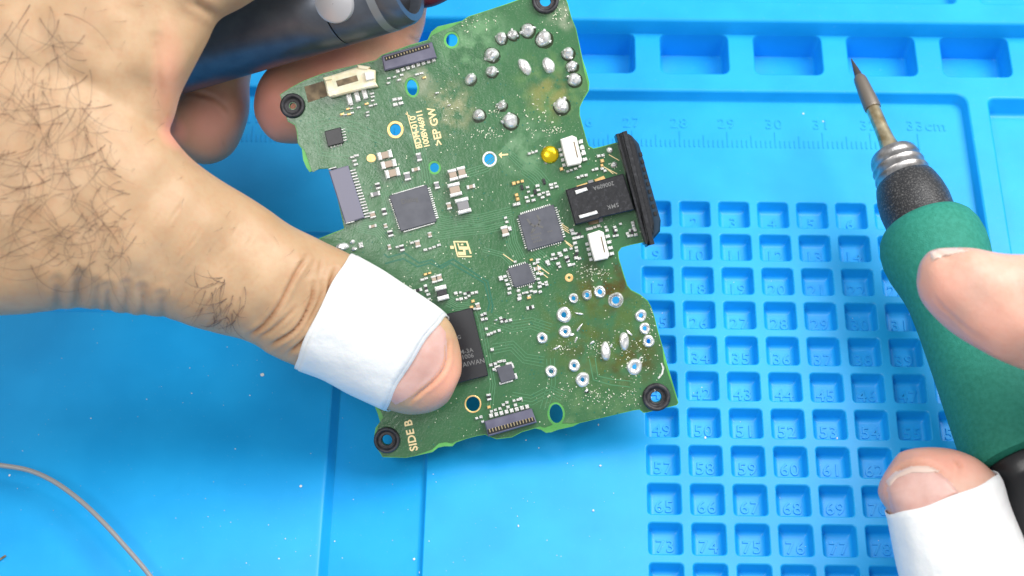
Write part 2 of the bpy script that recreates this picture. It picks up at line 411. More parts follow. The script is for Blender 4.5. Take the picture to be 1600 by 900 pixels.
# riser and upper band, with a further row of trays above it
yb2 = y_riser+.03
pr = [(y_riser, Z1), (y_riser+.004, Z1+.02), (y_riser+.01, Z2-.06), (y_riser+.035, Z2-.02), (y_riser+.07, Z2)]
rows = [[bm.verts.new((x, y, z)) for x in (-24, tx+9)] for y, z in pr]
for a, b_ in zip(rows[:-1], rows[1:]): bm.faces.new((a[0], a[1], b_[1], b_[0]))
ytop = P2(1200, 4, Z2)[1]
xs = [P2(1513, 0, Z2)[0]+(-8.3+8.3*k) for k in range(-2, 3)]
trays = []
for a, b_ in zip(xs[:-1], xs[1:]):
    traw = [(a+.23, ytop), (b_-.23, ytop), (b_-.23, ytop+5), (a+.23, ytop+5)]; trays.append((traw, round_poly(traw, .15, 5)))
add_sheet([(-24, y_riser+.07), (tx+9, y_riser+.07), (tx+9, ytop+6), (-24, ytop+6)], [t[1] for t in trays], Z2)
for t_ in trays: bowl(bm, t_[0], [.15]*4, Z2, .35, .05, .05)
# outer skirt down to the table
for a, b_ in (((-24, YB-.6), (tx+9, YB-.6)),):
    v = [bm.verts.new((a[0], a[1], Z1)), bm.verts.new((b_[0], b_[1], Z1)), bm.verts.new((b_[0], b_[1], -1.3)), bm.verts.new((a[0], a[1], -1.3))]; bm.faces.new(v)
bmesh.ops.recalc_face_normals(bm, faces=bm.faces[:])
for f in bm.faces:
    pass
me = bpy.data.meshes.new('mat_surface'); bm.to_mesh(me); bm.free(); me.shade_smooth()
me.set_sharp_from_angle(angle=math.radians(50))
mat_surface = link('mat_surface', me, mat_root, [M['mat']])
# compartments: one moulded bowl each, meshes shared
bm = bmesh.new(); bowl(bm, cell_raw, [.10]*4, 0, .30, .035, .03)
bmesh.ops.recalc_face_normals(bm, faces=bm.faces[:])
up = sum(f.normal.z*f.calc_area() for f in bm.faces)
if up < 0: bmesh.ops.reverse_faces(bm, faces=bm.faces[:])
cme = bpy.data.meshes.new('compartment'); bm.to_mesh(cme); bm.free(); cme.shade_smooth(); cme.materials.append(M['mat'])
for k, (cx, cy) in enumerate(cells):
    o = bpy.data.objects.new('compartment', cme); COL.objects.link(o); o.parent = mat_root; o.location = (cx, cy, 0)
    nme = text_mesh(str(k+1), .345, .010, .005, 1.1); nme.materials.append(M['mat'])
    o = bpy.data.objects.new('numeral', nme); COL.objects.link(o); o.parent = mat_root; o.location = (cx+.015, cy-.045, -.293)
# ruler
rx = -0.440931; ry = 1.684847
for n in range(12, 34):
    me = text_mesh(str(n) if n < 33 else '33cm', .35, .008, .005, 1.12); me.materials.append(M['mat'])
    o = bpy.data.objects.new('ruler_numeral', me); COL.objects.link(o); o.parent = mat_root
    o.location = (rx+(n-27)-.01+(.21 if n == 33 else 0), ry+.60, .004)
bm = bmesh.new()
for i in range(-150, 61):
    x = rx+i*.1; h = .40 if i % 10 == 0 else (.30 if i % 5 == 0 else .18)
    slab(bm, rect(x, ry+h/2, .028, h), 0.001, .016, .005)
tag(from_bm('ruler_ticks', bm, M['mat'], mat_root), kind='stuff')

# ================================================================== CIRCUIT BOARD
BW = Matrix.Translation(Vector(U(800, 450, DB))) @ Matrix(R.tolist()).to_4x4()
board = tag(empty('circuit_board', BW), 'green circuit board held above the blue mat, covered in chips and soldered joints', 'circuit board')
outline_px = [(438,148),(455,137),(476,126),(505,115),(530,108),(560,101),(588,94),(597,86),(640,71),(668,63),(674,50),(684,42),(705,37),(722,33),(732,26),(760,17),(790,7),(815,-2),(830,-16),(850,-22),(872,-18),(882,-6),
 (887,5),(893,28),(900,45),(905,68),(910,92),(916,110),(921,130),(920,142),(912,155),(906,168),(906,180),(912,202),(916,217),(920,228),(927,232),(940,229),(962,223),(978,232),(1005,340),(1008,376),(1004,379),(985,383),(971,387),(966,394),(967,404),
 (975,430),(980,446),(986,453),(1000,460),(1012,470),(1017,479),(1022,493),(1028,517),(1036,545),(1042,568),(1050,595),(1060,629),(1057,633),(1035,638),(1012,644),(1005,645),(999,640),(990,641),(960,648),(930,655),(905,661),(895,666),(872,671),
 (862,675),(853,676),(845,671),(836,669),(815,675),(800,683),(776,686),(765,682),(758,679),(745,681),(730,685),(713,691),(707,697),(695,697),(685,699),(676,706),(650,712),(635,715),(598,714),(594,707),(587,698),(585,680),(587,668),(594,659),(591,648),(584,630),(560,570),(530,480),(497,400),(490,379),
 (500,372),(538,357),(517,263),(500,264),(484,269),(479,262),(474,250),(472,233),(466,225),(464,205),(461,196),(450,190),(446,178),(441,160)]
HT = .05
outl = [B(*p) for p in outline_px]
def circ(px, py, r, r2=None, ang=0, n=18):
    r2 = r2 or r; c, s = math.cos(ang), math.sin(ang); out = []
    for k in range(n):
        a = 2*math.pi*k/n; x, y = r*math.cos(a), r2*math.sin(a)
        X, Y = B(px, py); out.append((X+(x*c-y*s)*SB, Y+(x*s+y*c)*SB))
    return out
holes_px = [(618,203,8.5,9.5,0,'gold',13),(765,249,8,8.5,0,'pale',11.5),(679,262,7,7.5,0,'green',11),(706,63,9,10,0,'green',12),(644,137,8,12.5,.2,'green',13),(739,631,10.5,11.5,0,'gold',13.2),(869,646,10.5,15,.1,'green',14),
 (458,166,5,5,0,'',8),(852,2,10,12,0,'',12),(605,687,8,8,0,'',10),(1025,620,8.5,8.5,0,'',11)]
ring_joints = [(896,466,7.5,3.6),(917,461,7.5,4),(937,456,9,4.2),(962,469,11.5,6.2),(881,492,11.5,4.6),(883,518,9.5,3.2),(847,528,8.5,3.4),(1001,493,9,3.8),(1007,513,8.5,3.6),(1013,533,9,3.8),(991,573,11.8,4),(897,571,9,3.2),(861,580,9,3.6),(910,593,10.8,3.4)]
holes = [circ(h[0], h[1], h[2], h[3], h[4]) for h in holes_px]+[circ(x, y, ri*.98, n=12) for x, y, ro, ri in ring_joints]
def plate_obj(name, out, hs, z0, z1, m, parent):
    v, f = sheet(out, hs, z1); n = len(v)
    V = v+[(p[0], p[1], z0) for p in v]; F = list(f)+[tuple(i+n for i in t[::-1]) for t in f]
    cnt = {}
    for t in f:
        for a, b_ in zip(t, t[1:]+t[:1]): cnt[(a, b_)] = 1
    for (a, b_) in list(cnt):
        if (b_, a) not in cnt: F.append((b_, a, a+n, b_+n))
    me = bpy.data.meshes.new(name); me.from_pydata(V, [], F); me.update()
    return link(name, me, parent, [m])
plate_obj('substrate', outl, holes, -HT, HT-.004, M['fr4'], board)
# the masked copper layer stops short of the bare bright green rim
inner = offset(outl, 1.3*SB)
def pull(poly, cpx, rad, amount):
    cx, cy = B(*cpx); out = []
    ctr = Vector(B(760, 380))
    for p in poly:
        d = math.hypot(p[0]-cx, p[1]-cy)/SB
        if d < rad:
            v = (ctr-Vector(p)).normalized()*amount*SB*(1-(d/rad)**2); p = (p[0]+v.x, p[1]+v.y)
        out.append(p)
    return out
for c_, r_, a_ in (((478,252), 26, 9), ((690,45), 24, 8), ((588,660), 24, 9), ((870,672), 34, 10), ((690,698), 26, 6), ((1045,575), 30, 5), ((915,118), 26, 4)):
    inner = pull(inner, c_, r_, a_)
mh = []
for h in holes_px:
    g = 6 if h[5] == 'green' else 0.6
    mh.append(circ(h[0], h[1], h[2]+g*.6, h[3]+g*.6, h[4], 20))
mh += [circ(x, y, ri*.98, n=12) for x, y, ro, ri in ring_joints]
plate_obj('solder_mask', inner, mh, HT-.004, HT+.006, M['mask'], board)
TOP = HT+.006
def ringbm(bm, px, py, ri, ro, z0, z1, ang=0, ratio=1.0, n=24):
    a = circ(px, py, ri, ri*ratio, ang, n); b_ = circ(px, py, ro, ro*ratio, ang, n); e = SB*.8
    ai = circ(px, py, ri+.5, (ri+.5)*ratio, ang, n); bo = circ(px, py, ro-.5, (ro-.5)*ratio, ang, n)
    rows = [[bm.verts.new((*p, z)) for p in l] for l, z in ((a, z0), (a, z1-.004), (ai, z1), (bo, z1), (b_, z1-.004), (b_, z0))]
    for A, Bq in zip(rows[:-1], rows[1:]):
        for i in range(n): bm.faces.new((A[i], A[(i+1) % n], Bq[(i+1) % n], Bq[i]))
for h in holes_px:
    if h[5] in ('gold', 'pale'):
        bm = bmesh.new(); ringbm(bm, h[0], h[1], h[2]+.4, h[6], TOP, TOP+.008, 0, 1.06)
        from_bm('plated_ring', bm, M['gold'] if h[5] == 'gold' else M['pad'], board)
bm = bmesh.new(); ringbm(bm, 889, 434, 2.2, 6.5, TOP, TOP+.01); from_bm('plated_ring', bm, M['gold'], board)
bm = bmesh.new(); slab(bm, circ(580.5, 247.5, 7.5, 6.5, n=16), TOP, TOP+.01, .004); from_bm('test_pad', bm, M['gold'], board)
# rubber grommets
for px, py, ro, ri in ((458,166,19.5,7),(852,2,21,9.5),(605,687,20.5,9),(1025,620,22,9.5)):
    bm = bmesh.new(); n = 40
    prof = [(ri-1, -.16), (ri-1, .05), (ri, .10), (ri+2.5, .075), (ri+4.5, .08), (ri+6, .14), (ro-3.5, .17), (ro-1, .15), (ro, .10), (ro, TOP), (ro-3, -.02), (ro-3, -.06), (ro, -.09), (ro-1, -.16)]
    rows = [[bm.verts.new((*p, z)) for p in circ(px, py, r_, n=n)] for r_, z in prof]
    rows.append(rows[0])
    for A, Bq in zip(rows[:-1], rows[1:]):
        for i in range(n): bm.faces.new((A[i], A[(i+1) % n], Bq[(i+1) % n], Bq[i]))
    from_bm('rubber_grommet', bm, M['rubber'], board, True)

# ---- copper traces under the mask
def ribbon(bm, pts, wpx, z0, z1, mi=0):
    P = [Vector(B(*p)) for p in pts]; n = len(P); Lf, Rt = [], []
    for i in range(n):
        d1 = (P[i]-P[i-1]).normalized() if i else (P[1]-P[0]).normalized()
        d2 = (P[i+1]-P[i]).normalized() if i < n-1 else d1
        nn = Vector((-(d1+d2).y, (d1+d2).x)); nn = nn.normalized()/max(.5, nn.normalized().dot(Vector((-d1.y, d1.x))))
        Lf.append(P[i]+nn*wpx*SB/2); Rt.append(P[i]-nn*wpx*SB/2)
    for i in range(n-1):
        q = [Lf[i], Rt[i], Rt[i+1], Lf[i+1]]
        t = [bm.verts.new((p.x, p.y, z1)) for p in q]; b_ = [bm.verts.new((p.x, p.y, z0)) for p in q]
        bm.faces.new(t).material_index = mi
        for k in range(4): bm.faces.new((t[k], b_[k], b_[(k+1) % 4], t[(k+1) % 4])).material_index = mi
for pts in ([(600,397),(607,402),(632,395),(655,411),(675,406),(687,416),(708,405),(762,440),(770,478),(768,489)],
            [(602,412),(630,404),(653,417),(672,411),(690,419),(704,411),(757,442),(765,474),(762,486)]):
    bm = bmesh.new(); ribbon(bm, pts, 2.6, TOP-.003, TOP+.0035); from_bm('trace', bm, M['trace_dark'], board)
bm = bmesh.new()
def bundle(pts, n, step, wpx=1.1):
    for k in range(n):
        o = (k-(n-1)/2)*step
        q = []
        for i, p in enumerate(pts):
            a = pts[max(i-1, 0)]; b_ = pts[min(i+1, len(pts)-1)]; dx, dy = b_[0]-a[0], b_[1]-a[1]; l = math.hypot(dx, dy)
            q.append((p[0]-dy/l*o+random.uniform(-.4,.4), p[1]+dx/l*o+random.uniform(-.4,.4)))
        ribbon(bm, q, wpx, TOP-.003, TOP+.0025)
bundle([(684,345),(700,348),(725,343),(745,345),(800,332)], 6, 3.4)
bundle([(672,362),(690,366),(715,362),(760,357),(790,350)], 5, 3.6)
bundle([(560,352),(590,358),(603,372),(610,385)], 7, 3.2)
bundle([(600,300),(606,320),(612,350)], 4, 3.6)
bundle([(625,270),(640,300)], 6, 4)
bundle([(650,215),(662,262),(666,288)], 5, 4)
bundle([(720,275),(760,262),(790,235),(820,262)], 4, 4)
bundle([(793,340),(800,380),(812,405)], 6, 3.4)
bundle([(835,395),(850,408),(862,420)], 6, 3.6)
bundle([(755,390),(785,398),(800,412)], 3, 3.6)
bundle([(770,500),(800,510),(830,505),(860,515)], 5, 4.4)
bundle([(770,545),(800,540),(820,560),(850,565)], 4, 5)
bundle([(745,480),(752,500),(770,600),(765,640)], 3, 4)
bundle([(700,470),(715,478),(735,476)], 6, 3)
bundle([(820,262),(838,275),(850,290)], 7, 3.6)
bundle([(800,620),(830,625),(860,610),(880,620)], 4, 5)
bundle([(480,200),(520,190),(560,200),(600,220)], 3, 7)
bundle([(490,180),(500,240),(560,250)], 2, 6)
bundle([(860,560),(862,600),(850,640)], 3, 6)
bundle([(925,560),(930,590),(955,597),(985,600)], 2, 9, 1.6)
tag(from_bm('fine_traces', bm, M['trace'], board), kind='stuff')
bm = bmesh.new()
for k in range(520):
    while True:
        x, y = random.uniform(470, 1040), random.uniform(60, 700)
        if pip(*B(x, y), inner) and not any(math.hypot(x-h[0], y-h[1]) < 24 for h in holes_px): break
    slab(bm, circ(x, y, random.uniform(.7, 1.5), n=6), TOP-.002, TOP+.003)
tag(from_bm('via_dots', bm, M['trace_dark'], board), kind='stuff')
bm = bmesh.new()
for k in range(420):
    while True:
        x, y = random.uniform(590, 1040), random.uniform(200, 700)
        if pip(*B(x, y), inner) and not any(math.hypot(x-h[0], y-h[1]) < 24 for h in holes_px): break
    slab(bm, circ(x, y, random.uniform(.5, 1.1), n=6), TOP-.002, TOP+.004)
tag(from_bm('tinned_vias', bm, M['speck'], board), kind='stuff')
bm = bmesh.new()      # sandy solder crumbs and scraped specks round the reworked joints
for (cx, cy, sx, sy, n) in ((925,425,30,11,90),(760,208,22,8,40),(860,205,28,6,46),(875,25,20,22,60),(740,32,40,12,40),(930,545,14,18,36),(975,545,24,20,40),(880,540,26,14,40),(1000,560,30,46,60),(905,610,60,20,60),(960,620,60,16,70),(1020,495,10,34,26),(845,180,50,30,50),(760,175,30,16,36),(650,470,3,3,2),(700,160,30,40,30)):
    for k in range(n):
        x, y = random.gauss(cx, sx*.55), random.gauss(cy, sy*.55)
        if not pip(*B(x, y), inner): continue
        r_ = random.uniform(.35, 1.15)*random.uniform(.6,1)
        slab(bm, circ(x, y, r_*random.uniform(1, 2.2), r_, random.uniform(0, 3), n=5), TOP-.002, TOP+random.uniform(.006, .02), .003)
tag(from_bm('solder_specks', bm, M['speck'], board), kind='stuff')

# ---- lettering
def word(s, px, py, hpx, deg, m, z=None, spacing=1.0, name='lettering', parent=None, ex=.002):
    me = text_mesh(s, hpx*SB*1.38, ex, 0, spacing, hpx*SB*(.035 if m == M['ink'] else .01)); me.materials.append(m)
    o = bpy.data.objects.new(name, me); COL.objects.link(o); o.parent = parent or board
    x, y = B(px, py); o.location = (x, y, (z if z is not None else TOP)+ex); o.rotation_euler = (0, 0, math.radians(deg))
    return o
word('BDM-010', 650.5, 207, 9.6, 103, M['ink'], spacing=1.0)
word('100BV46911', 661.5, 201.5, 9.2, 103, M['ink'], spacing=.92)
word('>EP GW', 680.5, 198, 12, 103, M['ink'], spacing=1.0)
word('SIDE B', 643, 680, 12.5, 102, M['ink'], spacing=1.02)
def poly(name, pxs, z0, z1, m, bev=.003, parent=None, label=None):
    bm = bmesh.new(); slab(bm, [B(*p) for p in pxs], z0, z1, bev)
    o = from_bm(name, bm, m, parent or board)
    if label: o['label'] = label
    return o
# framed emblem
E_ = lambda a, b_: (700+a/22.5, 370+b_/22.5)
bm = bmesh.new()
for pts in ([(190,150),(690,150),(700,200),(215,200)], [(640,200),(700,200),(835,590),(775,600)], [(330,670),(840,670),(830,715),(345,715)], [(190,190),(245,190),(365,670),(325,690)],
            [(75,320),(200,320),(215,425),(95,430)], [(325,235),(380,235),(400,340),(690,340),(710,460),(620,460),(640,645),(370,650),(350,540),(540,520),(540,465),(400,460)], [(455,250),(530,240),(550,300),(455,300)]):
    # the concave glyph is split into convex bars below
    if len(pts) == 12: continue
    slab(bm, [B(*E_(*p)) for p in pts], TOP, TOP+.006)
for pts in ([(325,235),(380,235),(400,340),(360,340)], [(360,342),(690,342),(705,455),(395,455)], [(530,457),(610,457),(618,525),(535,525)], [(350,528),(618,528),(640,645),(372,645)]):
    slab(bm, [B(*E_(*p)) for p in pts], TOP, TOP+.0065)
tag(from_bm('framed_emblem', bm, M['ink'], board), 'small gold framed emblem printed on the green board')
bm = bmesh.new(); x, y = B(785, 243)
slab(bm, [B(779,242),(B(784,238)),B(784,248)], TOP, TOP+.005); slab(bm, rect(*B(789, 242), 10*SB, 2.4*SB, .1), TOP, TOP+.005)
from_bm('printed_arrow', bm, M['ink'], board)
poly('scorched_patch', [(476,136),(506,127),(514,150),(482,161)], TOP, TOP+.003, M['scorch'])

# ---- chips
def quad_pt(q, u, v):
    a, b_, c, d = [np.array(p, float) for p in q]    # TL TR BR BL
    return tuple((a*(1-u)+b_*u)*(1-v)+(d*(1-u)+c*u)*v)
lead_me = {}
def unit_box(key, m, bev=.12):
    if key in lead_me: return lead_me[key]
    bm = bmesh.new(); slab(bm, [(-.5,-.5),(.5,-.5),(.5,.5),(-.5,.5)], 0, 1, bev)
    me = bpy.data.meshes.new(key); bm.to_mesh(me); bm.free(); me.materials.append(m); lead_me[key] = me; return me
def box(name, px, py, wpx, hpx, deg, h, me, parent, z=None):
    o = bpy.data.objects.new(name, me); COL.objects.link(o); o.parent = parent
    x, y = B(px, py); o.location = (x, y, TOP if z is None else z); o.scale = (wpx*SB, hpx*SB, h); o.rotation_euler = (0, 0, math.radians(deg)); return o
def chip(q, h, m, leads, label=None, lw=2.0, ll=5, name='chip'):
    bm = bmesh.new(); slab(bm, [B(*p) for p in q], TOP+.012, TOP+h, .012)
    body = from_bm(name, bm, m, board)
    if label: body['label'] = label
    bm = bmesh.new()
    for side, n, out in leads:
        for k in range(n):
            t = .07+.86*(k+.5)/n
            u, v = {'T': (t, 0), 'B': (t, 1), 'L': (0, t), 'R': (1, t)}[side]
            p = quad_pt(q, u, v); c = quad_pt(q, .5, .5)
            e = {'T': (q[0], q[3]), 'B': (q[3], q[0]), 'L': (q[0], q[1]), 'R': (q[1], q[0])}[side]
            dx, dy = e[0][0]-e[1][0], e[0][1]-e[1][1]; l = math.hypot(dx, dy); dx /= l; dy /= l
            ang = math.atan2(-dy, dx)
            slab(bm, rect(*B(p[0]+dx*out*.35, p[1]+dy*out*.35), out*SB, lw*SB, ang), TOP, TOP+.022, .004)
    if leads: tag(from_bm('solder_leads', bm, M['pad'], body), kind='stuff')
    return body
def mark(s, q, u, v, hpx, deg, m, body, h, sp=1.0):
    p = quad_pt(q, u, v); return word(s, p[0], p[1], hpx, deg, m, z=TOP+h+.0005, spacing=sp, name='lettering', parent=body, ex=.0012)
qA = [(608.5,306.5),(667,289.5),(682.5,346.5),(627,362)]
A = chip(qA, .075, M['chip'], [('R',15,5.5),('L',15,2.5),('T',15,2.2),('B',15,2.2)], 'square grey chip with a bright row of leads along one side')
mark('Dialog', qA, .47, .27, 7.6, 13, M['laser_faint'], A, .075)
for side in ((( 616,304),(663,290)), ((631,362.6),(679.5,348.6))):
    (x0, y0), (x1, y1) = side; bm = bmesh.new(); slab(bm, rect(*B((x0+x1)/2, (y0+y1)/2), math.hypot(x1-x0, y1-y0)*SB, 1.8*SB, math.atan2(y0-y1, x1-x0)), TOP, TOP+.05, .004); from_bm('solder_fillet', bm, M['pad'], A)
qB = [(809,337),(864.5,320),(881,376),(824.5,392)]
Bc = chip(qB, .075, M['chip'], [('R',14,5),('L',14,3.5),('T',16,3.5),('B',14,3.2)], 'square grey chip with a faint emblem beside the black socket')
bm = bmesh.new()      # faint two-clawed emblem
def mpt(u, v): return B(*quad_pt(qB, u, v))
for (u0, v0, u1, v1, w_) in ((.22,.18,.27,.33,.05),(.27,.33,.36,.42,.05),(.36,.42,.47,.40,.05),(.47,.40,.53,.30,.05),(.53,.30,.50,.16,.05),(.30,.46,.22,.56,.035),(.46,.44,.55,.50,.05),(.24,.56,.34,.50,.03)):
    a = Vector(mpt(u0, v0)); b_ = Vector(mpt(u1, v1)); d = b_-a
    slab(bm, rect((a.x+b_.x)/2, (a.y+b_.y)/2, d.length+.02, w_*.75, math.atan2(d.y, d.x)), TOP+.075, TOP+.0775)
from_bm('emblem', bm, M['laser_faint'], Bc)
bm = bmesh.new()
for v_, u0, u1 in ((.64,.2,.52),(.73,.2,.5),(.82,.22,.5),(.66,.66,.84)):
    for k in range(int((u1-u0)/.05)):
        p = Vector(mpt(u0+k*.05, v_)); slab(bm, rect(p.x, p.y, .022, random.uniform(.02,.04), .28), TOP+.075, TOP+.077)
tag(from_bm('faint_print', bm, M['laser_faint'], Bc), kind='stuff')
qC = [(793,420),(824.5,410.5),(837,440),(804,449.5)]
Cc = chip(qC, .065, M['chip'], [('R',9,4),('L',9,4),('T',9,3.5),('B',9,3)], 'small square grey chip ringed by tiny capacitors', lw=1.8)
qD = [(655,501),(738,480.5),(763,586),(680,607)]
Dc = chip(qD, .11, M['chip_black'], [], 'large black memory chip partly covered by the thumb tip')
for s, px, py, hh in (('SG', 716, 527, 6), ('M-3A', 729, 548.5, 7), ('1006', 731, 556.5, 7), ('TAIWAN', 737.5, 567, 7.5)):
    word(s, px, py, hh, 12, M['laser'], z=TOP+.1105, parent=Dc, ex=.0012)
qE = [(508,206),(533,199.5),(538,224),(513.5,230)]
Ec = chip(qE, .07, M['chip_black'], [('R',5,7),('B',4,3.5)], 'tiny black chip near the grommet corner', lw=1.6)
qF = [(775,574),(799,568),(806,591),(783,598.5)]
Fc = chip(qF, .06, M['chip'], [], 'small grey crystal can with silver corners')
for (u, v, ww, hh) in ((.1,-.02,9,4),(.85,-.02,10,5),(1.02,.85,5,9),(.5,1.04,14,3),(.05,1.0,8,4),(-.02,.1,4,7),(1.03,.15,4,8)):
    p = quad_pt(qF, u, v); box('corner_pad', p[0], p[1], ww, hh, 15, .03, unit_box('padbox', M['pad']), Fc)

# ---- flat ribbon connectors
lead = unit_box('leadbox', M['pad'], .15)
def connector(q, h, m, label):
    bm = bmesh.new(); slab(bm, [B(*p) for p in q], TOP, TOP+h, .02)
    o = from_bm('ribbon_connector', bm, m, board); o['label'] = label; return o
M['conn_pale'] = new_mat('pale_violet_grey_plastic', (.19, .185, .25), .42)
cH = connector([(515,268),(545,259.5),(570.5,341),(541,350.5)], .13, M['conn_pale'], 'violet grey ribbon connector on the board edge')
for k in range(17):
    t = .06+.9*k/16; box('pin', 546+25*t+4.2, 262+80*t, 10, 2.4, 14, .045, lead, cH)
box('latch_edge', 520.5, 263.8, 13, 2, 15, .142, lead, cH); box('latch_edge', 548, 348.2, 14, 2, 15, .142, lead, cH)
cI = connector([(597,89.5),(675.5,67.5),(683,92),(601.5,112.5)], .14, M['conn'], 'violet grey ribbon connector with open slot at the top edge')
poly('slot', [(601.5,91.5),(670.5,71),(672.5,77),(603.5,97.5)], TOP+.139, TOP+.143, M['slot'], 0, cI)
for k in range(15):
    t = k/14; box('contact', 605+64*t, 93.5-19*t, 1.2, 3.2, 16, .010, unit_box('dullpin', M['dullpin']), cI, TOP+.137)
for k in range(8):
    t = k/7; box('pin', 622+56*t, 112-17.5*t, 5.4, 5.6, 16, .05, lead, cI)
cJ = connector([(757,657.5),(830.5,637.5),(838.5,659),(763,681)], .14, M['conn'], 'violet grey ribbon connector with open slot at the bottom edge')
poly('slot', [(761.5,670),(833,650.5),(836,657),(763.5,677.5)], TOP+.139, TOP+.143, M['slot'], 0, cJ)
for k in range(15):
    t = k/14; box('contact', 765.5+66*t, 671.5-18*t, 1.5, 5.6, 16, .010, unit_box('dullpin', M['dullpin']), cJ, TOP+.137)
for k in range(8):
    t = k/7; box('pin', 767.5+56*t, 649-14*t, 5.8, 6.2, 15, .055, lead, cJ)
# cream three-wire plug socket
K = poly('wire_socket', [(508,124),(566,105.5),(577,110),(588,112),(588,130),(592,137),(575,140),(520,154),(514,152)], TOP, TOP+.20, M['cream'], .025, label='cream three pin plug socket')
poly('cavity', [(521,129),(562,117),(566,131),(527,142)], TOP+.199, TOP+.204, M['cream'], 0, K)
poly('cavity_floor', [(527,129),(559,120),(562,129),(530,138)], TOP+.204, TOP+.207, M['scorch'], 0, K)
poly('side_post', [(571,116),(586,116),(587,126),(574,129)], TOP+.199, TOP+.26, M['white'], .012, K)
for k in range(3): poly('ear' if k == 9 else 'housing_tab', [[(507,124),(519,121),(521,127),(510,129)],[(513,146),(524,143),(526,151),(517,154)],[(560,104),(580,107),(576,112),(562,110)]][k], TOP+.02, TOP+.225, M['cream'], .012, K)
for k in range(3):
    box('pin', 547+11.8*k, 156-4.3*k, 7.6, 16, 14, .07, lead, K)
# two white wire sockets next to the edge socket
for (cx, cy, lab) in ((890,237.5,'white wire socket beside the gold dome'),(932,384.5,'white wire socket below the black edge socket')):
    a = lambda x, y: (cx+x, cy+y)
    o = poly('wire_socket', [a(-15,-18),a(3,-24),a(10,-21),a(14,-4),a(19,15),a(16,20),a(-4,24),a(-10,4)], TOP, TOP+.22, M['white'], .02, label=lab)
    poly('slot_line', [a(5,-14),a(6.8,-14.5),a(12.5,10),a(10.8,10.6)], TOP+.219, TOP+.2225, M['scorch'], 0, o)
    for k in range(4):
        box('pin', cx+15+k*2.2+2, cy-15+9*k, 7, 5, 14, .05, lead, o)
        box('pin', cx-15+k*2.0, cy-3+8*k, 5, 5, 14, .05, lead, o)
# gold contact dome
bm = bmesh.new(); n = 48; prev = None
for j in range(16):
    a = j/16*math.pi/2; ring = [bm.verts.new((*p, TOP+.075*math.sin(a))) for p in circ(859, 242, 14*math.cos(a)+.01, n=n)]
    if prev:
        for i in range(n): bm.faces.new((prev[i], prev[(i+1) % n], ring[(i+1) % n], ring[i]))
    prev = ring
bm.faces.new(prev); tag(from_bm('spring_contact', bm, M['dome'], board, True), 'shiny yellow gold contact dome')
poly('contact_base', [(846,240),(850,229),(868,232),(871,250),(852,257)], TOP, TOP+.01, M['ceramic_grey'])

# ---- black edge socket
sock = poly('edge_socket', [(883,298),(972,273),(990,329),(938,341),(935,343),(898,352.5)], TOP, TOP+.26, M['black_plug'], .02, label='black edge socket with two silver tabs and white lettering')
for q in ([(897,299.5),(915,294),(917.5,299),(899,305.5)], [(903,338),(931,330),(933,335),(905,343)]):
    q2 = [(q[0][0]-1.5, q[0][1]-1), (q[1][0]+1.5, q[1][1]-1.5), (q[2][0]+1.5, q[2][1]+1), (q[3][0]-1, q[3][1]+1.5)]
    poly('slot', q2, TOP+.259, TOP+.262, M['slot'], 0, sock)
    poly('silver_tab', q, TOP+.262, TOP+.285, M['pad'], .01, sock)
word('200609A', 941.5, 291.5, 6.6, 195, M['laser'], z=TOP+.2605, parent=sock, spacing=1.0, ex=.0012)
word('SMK', 956, 323, 6.6, 195, M['laser'], z=TOP+.2605, parent=sock, spacing=1.15, ex=.0012)
# flange: a profile run along the board edge
def runprof(name, p0, p1, prof, m, parent, out=(math.cos(math.radians(15.5)), math.sin(math.radians(15.5))), endshift=None):
    a = Vector(B(*p0)); b_ = Vector(B(*p1)); o2 = Vector(out); bm = bmesh.new()
    r0 = [bm.verts.new((a.x+o2.x*u*SB, a.y+o2.y*u*SB, z)) for u, z in prof]
    r1 = [bm.verts.new((b_.x+o2.x*u*SB, b_.y+o2.y*u*SB, z)) for u, z in prof]
    n = len(prof)
    for i in range(n): bm.faces.new((r0[i], r0[(i+1) % n], r1[(i+1) % n], r1[i]))
    bm.faces.new(r0[::-1]); bm.faces.new(r1)
    return from_bm(name, bm, m, parent)
runprof('back_flange', (960.5,212), (1005.5,382.5), [(0,-.2),(0,.30),(1,.34),(4.5,.34),(5.5,.29),(7,.29),(7.5,.35),(10.5,.35),(11,-.2)], M['black_plug'], sock)
runprof('front_flange', (970,209), (1013,384), [(0,-.25),(0,.385),(1.0,.41),(7,.40),(8,.35),(8.5,-.25)], M['black_plug'], sock)
poly('face_plate', [(970,210),(986,213.5),(997,226),(1031,345),(1030,362),(1010,386),(1004,372)], -.3, TOP+.17, M['navy'], .03, sock)
poly('face_ledge', [(974,209),(983,213),(991,228),(1020,350),(1019,366),(1009,384)], TOP, TOP+.30, M['black_plug'], .03, sock)
for k in range(9):
    t = (k+.6)/9.4; x, y = 998+26.5*t, 236+108*t
    poly('port_notch', [(x-3,y-2.6),(x+1.5,y-3.8),(x+3.2,y+2),(x-1.4,y+3.4)], TOP+.16, TOP+.19, M['slot'], .004, sock)
# gold strips by the socket
for q, m in (([(900,291),(917,285.5),(918.5,290),(902,295)], 'gold'), ([(928,281),(943,275),(946,280),(931,286)], 'gold'), ([(918,283),(926,281),(928,287),(920,289)], 'ceramic_grey'),
             ([(918,344),(934,341),(935,349),(920,352)], 'scorch'), ([(934,340),(941,338),(942,346),(936,348)], 'ceramic_grey')):
    poly('contact_strip', q, TOP, TOP+.035, M[m], .006)

